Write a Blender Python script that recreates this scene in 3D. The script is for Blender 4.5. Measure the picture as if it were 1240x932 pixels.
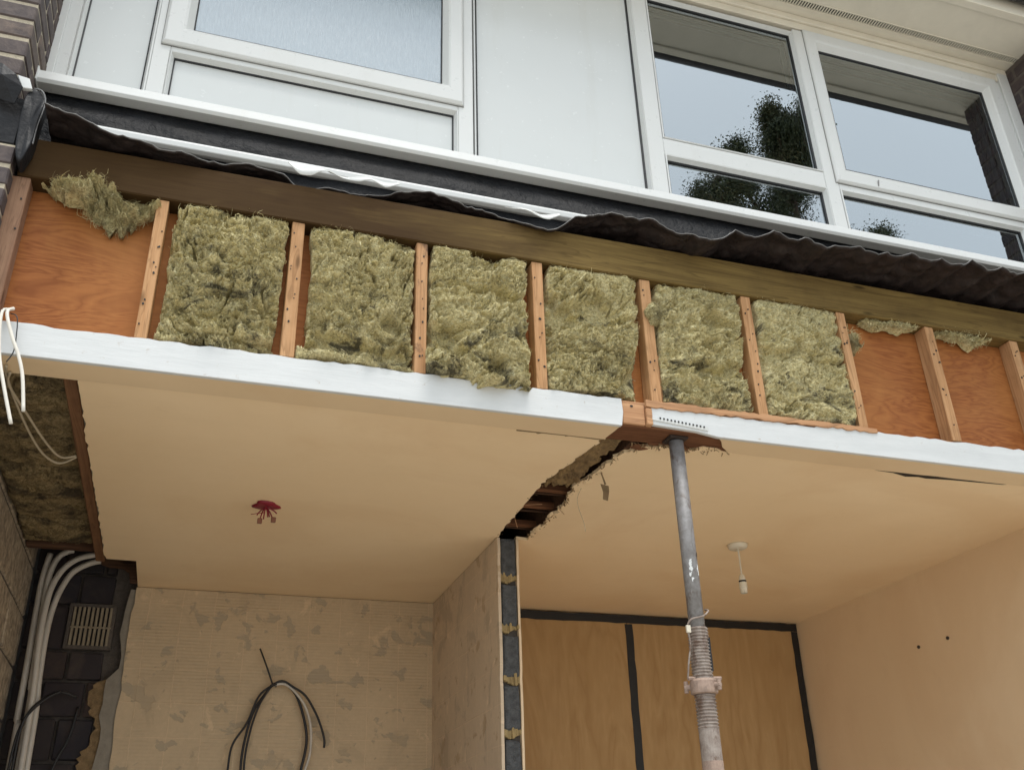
import bpy, bmesh, math, random
import numpy as np
from mathutils import Vector, Matrix
random.seed(7)
SC = bpy.context.scene
for o in list(bpy.data.objects): bpy.data.objects.remove(o)
COL = SC.collection

# ------------------------------------------------------------------ camera, sky, sun, exposure
cam_d = bpy.data.cameras.new('camera'); cam = bpy.data.objects.new('camera', cam_d); COL.objects.link(cam)
cam_d.sensor_fit = 'HORIZONTAL'; cam_d.sensor_width = 36.0
cam_d.lens = 36.0 * 1167.106 / 1240.0
cam_d.clip_start = .05; cam_d.clip_end = 2000
Rwc = Matrix(((0.94998011, -0.31113583, -0.02706081), (-0.11942165, -0.44195079, 0.88905454), (-0.28857627, -0.84135248, -0.45700081)))
cam.matrix_world = Matrix.Translation((0, -2.567, 1.5)) @ Rwc.transposed().to_4x4()
SC.camera = cam

world = bpy.data.worlds.new('World'); SC.world = world; world.use_nodes = True
wn = world.node_tree; wn.nodes.clear()
SUN_EL, SUN_AZ = math.radians(72), math.radians(165)     # compass-like: 180 = straight out of the house front (-y)
sky = wn.nodes.new('ShaderNodeTexSky'); sky.sky_type = 'NISHITA'; sky.sun_disc = False
sky.sun_elevation = SUN_EL; sky.sun_rotation = SUN_AZ; sky.air_density = 1.0; sky.dust_density = 4.0; sky.ozone_density = 1.0
hs = wn.nodes.new('ShaderNodeHueSaturation'); hs.inputs['Saturation'].default_value = .34
veil = wn.nodes.new('ShaderNodeMix'); veil.data_type = 'RGBA'          # thin overcast: the sky colour evened out by a pale cloud layer
veil.inputs[0].default_value = .62; veil.inputs[7].default_value = (6.6, 7.4, 8.0, 1)
bg = wn.nodes.new('ShaderNodeBackground'); bg.inputs['Strength'].default_value = .15
wo = wn.nodes.new('ShaderNodeOutputWorld')
wn.links.new(sky.outputs[0], hs.inputs['Color']); wn.links.new(hs.outputs[0], veil.inputs[6]); wn.links.new(veil.outputs[2], bg.inputs[0]); wn.links.new(bg.outputs[0], wo.inputs[0])
sun_d = bpy.data.lights.new('sun', 'SUN'); sun_d.energy = 1.5; sun_d.angle = math.radians(30); sun_d.color = (1, .96, .9)
sun = bpy.data.objects.new('sun', sun_d); COL.objects.link(sun)
sdir = Vector((math.sin(SUN_AZ) * math.cos(SUN_EL), math.cos(SUN_AZ) * math.cos(SUN_EL), math.sin(SUN_EL)))
sun.rotation_euler = sdir.to_track_quat('Z', 'Y').to_euler(); sun.location = (0, -20, 30)
SC.view_settings.view_transform = 'Standard'; SC.view_settings.look = 'None'
SC.view_settings.exposure = 0.62; SC.view_settings.gamma = 1.0

# ------------------------------------------------------------------ materials
def rgb(c): return (c[0], c[1], c[2], 1)
class NT:
    def __init__(s, name):
        s.m = bpy.data.materials.new(name); s.m.use_nodes = True
        s.t = s.m.node_tree; s.t.nodes.clear()
        s.out = s.n('ShaderNodeOutputMaterial'); s.p = s.n('ShaderNodeBsdfPrincipled')
        s.l(s.p.outputs[0], s.out.inputs[0])
        s.tc = s.n('ShaderNodeTexCoord')
    def n(s, t, **k):
        o = s.t.nodes.new(t)
        for a, b in k.items(): setattr(o, a, b)
        return o
    def l(s, a, b): s.t.links.new(a, b)
    def map(s, scale=(1, 1, 1), loc=(0, 0, 0), rot=(0, 0, 0), rand=False):
        m = s.n('ShaderNodeMapping'); m.inputs['Scale'].default_value = scale; m.inputs['Location'].default_value = loc; m.inputs['Rotation'].default_value = rot
        if rand:
            oi = s.n('ShaderNodeObjectInfo'); vm = s.n('ShaderNodeVectorMath', operation='SCALE'); cx = s.n('ShaderNodeCombineXYZ')
            for i in range(3): s.l(oi.outputs['Random'], cx.inputs[i])
            s.l(cx.outputs[0], vm.inputs[0]); vm.inputs['Scale'].default_value = 17.0
            ad = s.n('ShaderNodeVectorMath', operation='ADD'); s.l(s.tc.outputs['Object'], ad.inputs[0]); s.l(vm.outputs[0], ad.inputs[1])
            s.l(ad.outputs[0], m.inputs[0])
        else: s.l(s.tc.outputs['Object'], m.inputs[0])
        return m.outputs[0]
    def noise(s, scale, detail=6, rough=.6, dist=0, vec=None):
        o = s.n('ShaderNodeTexNoise'); o.inputs['Scale'].default_value = scale; o.inputs['Detail'].default_value = detail
        o.inputs['Roughness'].default_value = rough; o.inputs['Distortion'].default_value = dist
        if vec is None: vec = s.tc.outputs['Object']
        s.l(vec, o.inputs['Vector']); return o.outputs['Fac']
    def ramp(s, fac, stops, interp='LINEAR'):
        r = s.n('ShaderNodeValToRGB'); r.color_ramp.interpolation = interp
        e = r.color_ramp.elements
        while len(e) < len(stops): e.new(.5)
        for i, (p, c) in enumerate(stops):
            e[i].position = p; e[i].color = rgb(c) if not isinstance(c, (int, float)) else (c, c, c, 1)
        s.l(fac, r.inputs[0]); return r.outputs[0]
    def mix(s, fac, a, b, mode='MIX'):
        m = s.n('ShaderNodeMix', data_type='RGBA', blend_type=mode)
        for inp, v in ((0, fac), (6, a), (7, b)):
            if isinstance(v, (int, float)): m.inputs[inp].default_value = v
            elif isinstance(v, tuple): m.inputs[inp].default_value = rgb(v)
            else: s.l(v, m.inputs[inp])
        return m.outputs[2]
    def math(s, op, a, b=0.0):
        m = s.n('ShaderNodeMath', operation=op)
        for i, v in enumerate((a, b)):
            if isinstance(v, (int, float)): m.inputs[i].default_value = v
            else: s.l(v, m.inputs[i])
        return m.outputs[0]
    def bump(s, h, strength=.3, dist=.004, prev=None):
        b = s.n('ShaderNodeBump'); b.inputs['Strength'].default_value = strength; b.inputs['Distance'].default_value = dist
        s.l(h, b.inputs['Height'])
        if prev is not None: s.l(prev, b.inputs['Normal'])
        s.l(b.outputs[0], s.p.inputs['Normal']); return b.outputs[0]
    def col(s, c):
        if isinstance(c, tuple): s.p.inputs['Base Color'].default_value = rgb(c)
        else: s.l(c, s.p.inputs['Base Color'])
    def set(s, **k):
        for a, b in k.items(): s.p.inputs[a.replace('_', ' ')].default_value = b
        return s

def m_upvc(name, c=(.63, .64, .625), rough=.32, panel=False):
    t = NT(name); n = t.noise(2.2, 5); n2 = t.noise(38, 4)
    cc = t.mix(t.ramp(n, [(.4, 0.0), (.75, .35)]), c, tuple(v * .9 for v in c))
    st = t.noise(1, 6, .7, 0, t.map((9, 9, .9)))
    cc = t.mix(t.ramp(st, [(.56, 0.0), (.82, .26)]), cc, (.45, .44, .38))
    sp = t.noise(130, 3, .6); cc = t.mix(t.ramp(sp, [(.72, 0.0), (.78, .55)]), cc, (.25, .24, .2))
    t.col(cc); t.set(Roughness=rough)
    t.l(t.ramp(n2, [(.3, rough * .8), (.8, rough * 1.4)]), t.p.inputs['Roughness'])
    t.bump(t.noise(1.6 if panel else 60, 3), .08 if panel else .04, .02 if panel else .002)
    return t.m
def m_plain(name, c, rough=.6, var=.2, scale=20, bump=.15, bd=.002, metal=0, c2=None, rand=0, spots=None):
    t = NT(name); n = t.noise(scale, 7, .65, .3, t.map(rand=bool(rand)))
    c2 = c2 or tuple(v * (1 - var * 2) for v in c)
    cc = t.mix(t.ramp(n, [(.35, 0.0), (.72, 1.0)]), c, c2)
    if spots: cc = t.mix(t.ramp(t.noise(scale * .55, 7, .75, 1.2, t.map((1, 1, .45), (3, 1, 7))), [(.52, 0.0), (.62, .9)]), cc, spots)
    t.col(cc); t.set(Roughness=rough, Metallic=metal)
    if bump: t.bump(t.noise(scale * 3, 6), bump, bd)
    return t.m
def m_wood(name, c1, c2, axis, rough=.7, stain=None, fine=1.0, dark=None, damp=False):
    """sawn timber: grain runs along axis (0,1,2)"""
    t = NT(name); sc = [55 * fine] * 3; sc[axis] = 2.2
    v = t.map(tuple(sc), rand=True)
    g = t.noise(1.0, 5, .6, .6, v)
    sc2 = [14 * fine] * 3; sc2[axis] = .7
    g2 = t.noise(1.0, 3, .5, 1.5, t.map(tuple(sc2), rand=True))
    w = t.math('FRACT', t.math('MULTIPLY', g2, 9.0))
    cc = t.mix(t.ramp(g, [(.3, 0.0), (.7, 1.0)]), c1, c2)
    cc = t.mix(t.ramp(w, [(0, .0), (.75, .12), (.93, .55), (1, .1)]), cc, tuple(v * .55 for v in c2))
    n = t.noise(5, 6, .65, 0, t.map(rand=True))
    cc = t.mix(t.ramp(n, [(.5, 0.0), (.8, .6)]), cc, stain or tuple(v * .5 for v in c2))
    k = t.n('ShaderNodeTexVoronoi'); k.inputs['Scale'].default_value = 1.0
    sk = [16.0] * 3; sk[axis] = 4.5
    t.l(t.map(tuple(sk), rand=True), k.inputs['Vector'])
    cc = t.mix(t.ramp(k.outputs['Distance'], [(.07, .85), (.16, 0.0)]), cc, tuple(v * .35 for v in c2))
    if damp:                                   # timber colour darkens towards the left end, broken up by noise
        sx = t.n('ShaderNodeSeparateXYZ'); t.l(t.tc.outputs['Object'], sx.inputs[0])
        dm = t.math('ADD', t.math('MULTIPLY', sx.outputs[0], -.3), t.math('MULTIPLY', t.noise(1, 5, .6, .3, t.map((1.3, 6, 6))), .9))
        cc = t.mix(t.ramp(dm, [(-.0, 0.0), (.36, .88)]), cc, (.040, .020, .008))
    if dark:
        d = t.noise(9, 7, .75, .5, t.map((1, 1, .6), rand=True))
        cc = t.mix(t.ramp(d, [(.55, 0.0), (.68, .9)]), cc, dark)
    t.col(cc); t.set(Roughness=rough); t.p.inputs['Specular IOR Level'].default_value = .12
    t.bump(g, .35, .002)
    return t.m
def m_ply(name, c1, c2, c3, rough=.45, stretch=(1.4, 1.4, 7.0), freq=11.0, patch=.5):
    """rotary cut plywood face: contour-line figure"""
    t = NT(name)
    a = t.noise(1.0, 4, .55, .5, t.map(stretch, rand=True))
    w = t.math('FRACT', t.math('MULTIPLY', a, freq))
    tri = t.math('ABSOLUTE', t.math('SUBTRACT', w, .5))
    fine = t.noise(1.0, 5, .6, .2, t.map(tuple(v * 14 for v in stretch), rand=True))
    cc = t.mix(t.ramp(tri, [(.0, 1.0), (.16, .55), (.5, 0.0)]), c1, c2)
    cc = t.mix(t.ramp(fine, [(.38, .35), (.65, 0.0)]), cc, c2)
    b = t.noise(2.1, 5, .6, .8, t.map(rand=True))
    cc = t.mix(t.ramp(b, [(.42, 0.0), (.66, patch)]), cc, c3)
    t.col(cc); t.set(Roughness=rough); t.p.inputs['Specular IOR Level'].default_value = .12
    t.bump(fine, .12, .0015)
    return t.m
def m_brick(name, stops, rough=.75):
    t = NT(name); oi = t.n('ShaderNodeObjectInfo')
    base = t.ramp(oi.outputs['Random'], stops)
    n = t.noise(28, 8, .7, .4, t.map(rand=True)); n2 = t.noise(7, 5, .6, .5, t.map(rand=True))
    cc = t.mix(t.ramp(n, [(.35, .75), (.65, 0.0)]), base, (.03, .022, .025))
    cc = t.mix(t.ramp(n2, [(.52, 0.0), (.85, .35)]), cc, (.17, .125, .09))
    t.col(cc); t.set(Roughness=rough); t.bump(n, .6, .004)
    return t.m
def m_wool(name, c1, c2, dirt, dirt_lo=.55, dirt_hi=.7):
    t = NT(name)
    at = t.n('ShaderNodeAttribute', attribute_name='tone')
    n = t.noise(10, 6, .7, 1.0); f = t.noise(70, 5, .62, 2.6); f2 = t.noise(1, 4, .6, 1.5, t.map((60, 60, 150)))
    cc = t.mix(t.ramp(n, [(.3, 0.0), (.7, .8)]), c1, c2)
    cc = t.mix(t.ramp(f, [(.37, .95), (.47, .35), (.58, 0.0)]), cc, (c2[0] * .20, c2[1] * .17, c2[2] * .08))
    cc = t.mix(t.ramp(f2, [(.52, 0.0), (.66, .85)]), cc, tuple(min(.92, v * 1.25) for v in c1))
    cc = t.mix(.35, cc, t.ramp(at.outputs['Fac'], [(0, tuple(v * .45 for v in c2)), (.5, c2), (1, c1)]))
    sz = t.n('ShaderNodeSeparateXYZ'); t.l(t.tc.outputs['Object'], sz.inputs[0])
    d = t.math('ADD', t.noise(7.5, 7, .75, .9, t.map((1, 1, 1.7))), t.math('MULTIPLY', t.math('SUBTRACT', 3.13, sz.outputs[2]), .22))   # grime is heavier at the foot
    cc = t.mix(t.ramp(d, [(dirt_lo, 0.0), (dirt_hi, .88)]), cc, dirt)
    t.col(cc); t.set(Roughness=.95); t.p.inputs['Specular IOR Level'].default_value = .1
    t.bump(f2, .7, .006, t.bump(f, 1.0, .009))
    return t.m

M = {}
M['upvc'] = m_upvc('white_upvc'); M['upvc_panel'] = m_upvc('white_upvc_panel', (.59, .61, .60), .22, True)
M['gasket'] = m_plain('black_gasket', (.012, .012, .013), .5, .1, 30, 0)
M['seal'] = m_plain('grey_seal', (.22, .22, .21), .6, .1, 30, 0)
M['cream'] = m_plain('cream_soffit_paint', (.74, .69, .58), .5, .06, 6, .08)
def m_ceiling(name, c):
    t = NT(name); n = t.noise(1.5, 6, .6, .4); s = t.noise(1, 4, .6, .2, t.map((1.2, 14, 1)))
    cc = t.mix(t.ramp(n, [(.35, 0.0), (.75, .5)]), c, (c[0] * .9, c[1] * .86, c[2] * .78))
    cc = t.mix(t.ramp(s, [(.45, 0.0), (.8, .3)]), cc, (c[0] * .93, c[1] * .92, c[2] * .9))
    st = t.noise(.9, 7, .62, .8, t.map((1, 1, 1), (4, 9, 2))); sm = t.noise(6, 6, .7, .6)
    cc = t.mix(t.ramp(st, [(.50, 0.0), (.62, .35)]), cc, (c[0] * .86, c[1] * .78, c[2] * .70))
    cc = t.mix(t.ramp(sm, [(.60, 0.0), (.78, .35)]), cc, (c[0] * .84, c[1] * .80, c[2] * .74))
    t.col(cc); t.set(Roughness=.55); t.bump(t.noise(2.2, 4), .22, .03, t.bump(s, .25, .004, t.bump(t.noise(230, 4), .12, .001))); return t.m
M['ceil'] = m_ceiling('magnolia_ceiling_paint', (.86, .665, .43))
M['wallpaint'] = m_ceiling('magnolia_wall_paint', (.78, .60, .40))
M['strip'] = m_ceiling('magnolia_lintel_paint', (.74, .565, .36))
def m_whiteboard():
    t = NT('chipped_white_gloss'); n = t.noise(1, 7, .7, .3, t.map((4, 4, 22))); n2 = t.noise(26, 8, .75, .5)
    c = t.mix(t.ramp(n, [(.35, 0.0), (.7, .45)]), (.62, .63, .625), (.47, .485, .485))
    c = t.mix(t.ramp(n2, [(.61, 0.0), (.70, .75)]), c, (.40, .33, .26))
    t.col(c); t.set(Roughness=.38); t.bump(t.noise(1, 6, .7, 0, t.map((7, 7, 60))), .35, .003); return t.m
M['whiteboard'] = m_whiteboard()
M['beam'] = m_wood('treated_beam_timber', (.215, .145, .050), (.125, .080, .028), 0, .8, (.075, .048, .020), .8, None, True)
M['stud'] = m_wood('pine_stud_timber', (.56, .33, .17), (.42, .22, .10), 2, .7)
M['stud_dirty'] = m_wood('stained_pine_stud', (.54, .31, .16), (.40, .21, .10), 2, .7, None, 1, (.035, .028, .03))
M['stud_old'] = m_wood('weathered_stud', (.36, .22, .14), (.25, .14, .09), 2, .8)
M['plate'] = m_wood('raw_plate_timber', (.56, .32, .17), (.40, .21, .11), 0, .75)
M['redwood'] = m_wood('old_red_timber', (.22, .10, .05), (.12, .052, .028), 0, .8)
M['joist'] = m_wood('dark_joist_timber', (.25, .13, .065), (.14, .07, .038), 1, .8)
M['darkwood'] = m_wood('dark_void_timber', (.14, .075, .045), (.07, .038, .025), 0, .85)
M['sheath'] = m_ply('orange_sheathing_ply', (.36, .135, .042), (.235, .078, .024), (.42, .185, .06), .5, (1.5, 1.5, 8.0), 17.0, .55)
M['boardply'] = m_ply('pale_hoarding_ply', (.46, .30, .145), (.37, .225, .10), (.42, .265, .12), .6, (4.0, 4.0, .8), 8.0, .5)
M['wool'] = m_wool('mineral_wool', (.93, .83, .50), (.78, .655, .31), (.07, .065, .05), .55, .645)
M['wool_dirty'] = m_wool('dirty_mineral_wool', (.82, .72, .42), (.62, .52, .25), (.08, .075, .055), .50, .64)
M['wool_old'] = m_wool('old_loft_wool', (.44, .34, .19), (.32, .24, .12), (.05, .04, .03), .52, .68)
M['membrane'] = m_plain('black_membrane', (.003, .0032, .004), .46, .2, 9, .8, .014, c2=(.008, .0088, .011))
M['membrane'].node_tree.nodes['Principled BSDF'].inputs['Specular IOR Level'].default_value = .3
for k_ in ('membrane',): M[k_].node_tree.nodes['Principled BSDF'].inputs['Specular IOR Level'].default_value = .16
M['tray'] = m_plain('black_tray_plastic', (.008, .008, .009), .42, .2, 12, .5, .006, c2=(.018, .018, .02))
M['lead'] = m_plain('dark_lead', (.034, .024, .022), .5, .2, 26, .6, .006, c2=(.011, .009, .009))
for k_, v_ in (('lead', .25), ('tray', .2)): M[k_].node_tree.nodes['Principled BSDF'].inputs['Specular IOR Level'].default_value = v_
M['edge_light'] = m_plain('lit_edge_grey', (.22, .215, .21), .4, .2, 40, .2, .001, .4)  # paler grey: light caught by a thin edge, put into the colour
M['brick'] = m_brick('dark_multi_brick', [(0, (.075, .055, .055)), (.35, (.105, .080, .070)), (.6, (.055, .047, .055)), (.85, (.15, .11, .085)), (1, (.085, .058, .052))])
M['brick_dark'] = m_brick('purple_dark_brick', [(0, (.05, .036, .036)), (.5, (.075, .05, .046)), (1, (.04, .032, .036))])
M['mortar'] = m_plain('sandy_mortar', (.46, .40, .30), .9, .15, 60, .6, .004)
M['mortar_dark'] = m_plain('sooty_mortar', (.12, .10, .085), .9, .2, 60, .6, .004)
M['sootblock'] = m_brick('sooty_block', [(0, (.016, .015, .018)), (.35, (.040, .030, .027)), (.6, (.018, .018, .026)), (.8, (.075, .048, .034)), (1, (.02, .02, .028))], .85)
M['clinker'] = m_plain('blue_grey_block', (.115, .120, .125), .95, .18, 38, 1.0, .012, c2=(.05, .05, .052))
M['sandmortar'] = m_plain('yellow_mortar', (.44, .32, .15), .95, .15, 50, .8, .006)
M['brownmortar'] = m_plain('brown_mortar', (.30, .20, .10), .95, .25, 40, .9, .008)
M['blockwall'] = m_brick('painted_block', [(0, (.50, .40, .28)), (.5, (.56, .46, .33)), (1, (.44, .35, .25))], .85)
def m_plaster(name, c, grey, comb=True, thr=(.57, .60)):
    t = NT(name)
    # square tile imprints, comb ridges, patches where the bed has come away
    br = t.n('ShaderNodeTexBrick'); br.offset = 0.0; br.squash = 1
    br.inputs['Scale'].default_value = 1; br.inputs['Mortar Size'].default_value = .0035; br.inputs['Brick Width'].default_value = .152; br.inputs['Row Height'].default_value = .152
    br.inputs['Mortar Smooth'].default_value = .6
    sp = t.n('ShaderNodeSeparateXYZ'); t.l(t.tc.outputs['Object'], sp.inputs[0]); cb = t.n('ShaderNodeCombineXYZ')
    wob = t.noise(3, 4)
    t.l(t.math('ADD', t.math('ADD', sp.outputs[0], sp.outputs[1]), t.math('MULTIPLY', wob, .02)), cb.inputs[0]); t.l(t.math('ADD', sp.outputs[2], t.math('MULTIPLY', wob, .02)), cb.inputs[1]); t.l(cb.outputs[0], br.inputs['Vector'])
    n = t.noise(1, 5, .55, .35, t.map((9, 9, 11))); n2 = t.noise(3, 6, .6, .4); n3 = t.noise(45, 6, .7)
    cc = t.mix(t.ramp(n2, [(.35, 0.0), (.7, .6)]), c, tuple(v * .80 for v in c))
    cc = t.mix(t.ramp(n3, [(.4, .25), (.65, 0.0)]), cc, tuple(v * .7 for v in c))
    cc = t.mix(t.math('MULTIPLY', br.outputs['Fac'], .28), cc, tuple(min(1, v * 1.25) for v in c))
    patch = t.ramp(n, [(thr[0], 0.0), (thr[1], 1.0)])
    cc = t.mix(t.math('MULTIPLY', patch, .62), cc, grey)
    p2 = t.noise(1, 6, .65, .8, t.map((5, 5, 3.5), (3, 7, 1)))
    cc = t.mix(t.ramp(p2, [(.54, 0.0), (.60, .55)]), cc, tuple(v * (.62 if not comb else .78) for v in c))
    p3 = t.noise(1, 6, .7, .5, t.map((9, 9, 6), (11, 2, 5)))
    cc = t.mix(t.ramp(p3, [(.60, 0.0), (.66, .6)]), cc, tuple(min(1, v * 1.22) for v in c))
    t.col(cc); t.set(Roughness=.9)
    h = t.bump(n3, .3, .003)
    if comb:
        wv = t.n('ShaderNodeTexWave', wave_type='BANDS', bands_direction='Z'); wv.inputs['Scale'].default_value = 20; wv.inputs['Distortion'].default_value = 1.2; wv.inputs['Detail'].default_value = 2
        t.l(t.tc.outputs['Object'], wv.inputs['Vector'])
        h = t.bump(t.math('MULTIPLY', wv.outputs['Fac'], t.ramp(n2, [(.4, .1), (.6, 1.0)])), .35, .004, h)
    h = t.bump(br.outputs['Fac'], .4, .004, h)
    t.bump(patch, .5, -.004, h)
    return t.m
M['plaster_back'] = m_plaster('stripped_tile_bed_plaster', (.62, .475, .31), (.36, .305, .225))
M['plaster_side'] = m_plaster('scraped_plaster', (.68, .54, .39), (.42, .29, .17), False, (.60, .66))
M['cement'] = m_plain('grey_cement_strip', (.30, .265, .215), .9, .12, 25, .5, .004)
M['steel'] = m_plain('worn_galvanised_steel', (.27, .26, .255), .5, .2, 34, .5, .003, .15, (.15, .135, .125), 0, (.105, .07, .05))
M['steel_pale'] = m_plain('limewashed_steel', (.34, .29, .25), .65, .15, 36, .4, .002, .1, (.17, .12, .095), 0, (.13, .075, .048))
M['collar'] = m_plain('dusty_collar', (.38, .27, .21), .7, .2, 50, .4, .002, .1)
M['rust'] = m_plain('rusty_plate', (.05, .034, .026), .85, .2, 40, .6, .003, .2)
M['black'] = m_plain('black_void', (.006, .006, .006), .6, .1, 20, 0)
M['cable_white'] = m_plain('white_cable_sheath', (.72, .68, .60), .5, .06, 30, 0)
M['cable_cream'] = m_plain('dusty_cable_sheath', (.48, .40, .28), .6, .1, 30, 0)
M['cable_black'] = m_plain('black_cable_sheath', (.018, .017, .018), .45, .1, 30, 0)
M['conduit'] = m_plain('white_conduit', (.62, .57, .50), .45, .08, 14, 0)
M['tape'] = m_plain('black_cloth_tape', (.010, .010, .011), .55, .2, 30, .3, .001)
M['plastic_white'] = m_plain('white_plastic', (.66, .60, .48), .4, .05, 20, 0)
M['red'] = m_plain('red_plastic', (.25, .012, .03), .4, .15, 20, 0)
M['copper'] = m_plain('brass_terminal', (.25, .10, .06), .5, .15, 40, 0)
M['vent'] = m_plain('beige_air_brick', (.31, .255, .175), .6, .15, 30, .2)
M['gutter'] = m_plain('black_gutter_plastic', (.012, .012, .016), .35, .1, 10, 0)
M['concrete'] = m_plain('pale_concrete_floor', (.62, .55, .46), .85, .12, 3, .4, .004)
def m_ground():
    t = NT('garden_paving'); n = t.noise(.6, 8, .65); n2 = t.noise(40, 6)
    c = t.mix(t.ramp(n, [(.4, 0.0), (.65, 1.0)]), (.52, .48, .42), (.42, .38, .32))
    t.col(t.mix(t.ramp(n2, [(.4, .4), (.6, 0.0)]), c, (.16, .145, .12))); t.set(Roughness=.9); t.bump(n2, .5, .01); return t.m
M['ground'] = m_ground()
def m_glass():
    t = NT('window_glass'); t.t.nodes.remove(t.p)
    g = t.n('ShaderNodeBsdfGlossy'); g.inputs['Roughness'].default_value = .004; g.inputs['Color'].default_value = (.86, .92, .95, 1)
    tr = t.n('ShaderNodeBsdfTransparent'); tr.inputs['Color'].default_value = (.55, .58, .57, 1)
    fr = t.n('ShaderNodeFresnel'); fr.inputs['IOR'].default_value = 2.6
    b = t.n('ShaderNodeBump'); b.inputs['Strength'].default_value = .012; b.inputs['Distance'].default_value = .012
    t.l(t.noise(3.0, 2), b.inputs['Height']); t.l(b.outputs[0], g.inputs['Normal'])
    mx = t.n('ShaderNodeMixShader'); t.l(t.math('MINIMUM', t.math('MULTIPLY', fr.outputs[0], 1.75), 1.0), mx.inputs[0]); t.l(tr.outputs[0], mx.inputs[1]); t.l(g.outputs[0], mx.inputs[2])
    t.l(mx.outputs[0], t.out.inputs[0]); return t.m
M['glass'] = m_glass()
def m_frost():
    t = NT('frosted_glass'); st = t.noise(1, 5, .7, .3, t.map((130, 130, 16)))
    t.col(t.mix(t.ramp(st, [(.35, 0.0), (.7, 1.0)]), (.17, .235, .275), (.11, .165, .20))); t.set(Roughness=.24)
    t.p.inputs['Specular IOR Level'].default_value = 1.0; t.p.inputs['IOR'].default_value = 2.0
    t.bump(st, .45, .003); return t.m
M['frost'] = m_frost()
M['room'] = m_plain('dim_room_paint', (.30, .29, .27), .9, .1, 3, 0)
M['bark'] = m_plain('tree_bark', (.12, .085, .06), .9, .2, 12, .6, .02)
def m_leaf():
    t = NT('dark_leaves'); oi = t.n('ShaderNodeAttribute', attribute_name='tone')
    t.col(t.ramp(oi.outputs['Fac'], [(0, (.035, .05, .02)), (.6, (.07, .085, .035)), (1, (.12, .11, .05))])); t.set(Roughness=.6); return t.m
M['leaf'] = m_leaf()
M['rooftile'] = m_plain('brown_roof_tile', (.12, .075, .055), .8, .2, 8, .5, .01)

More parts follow.
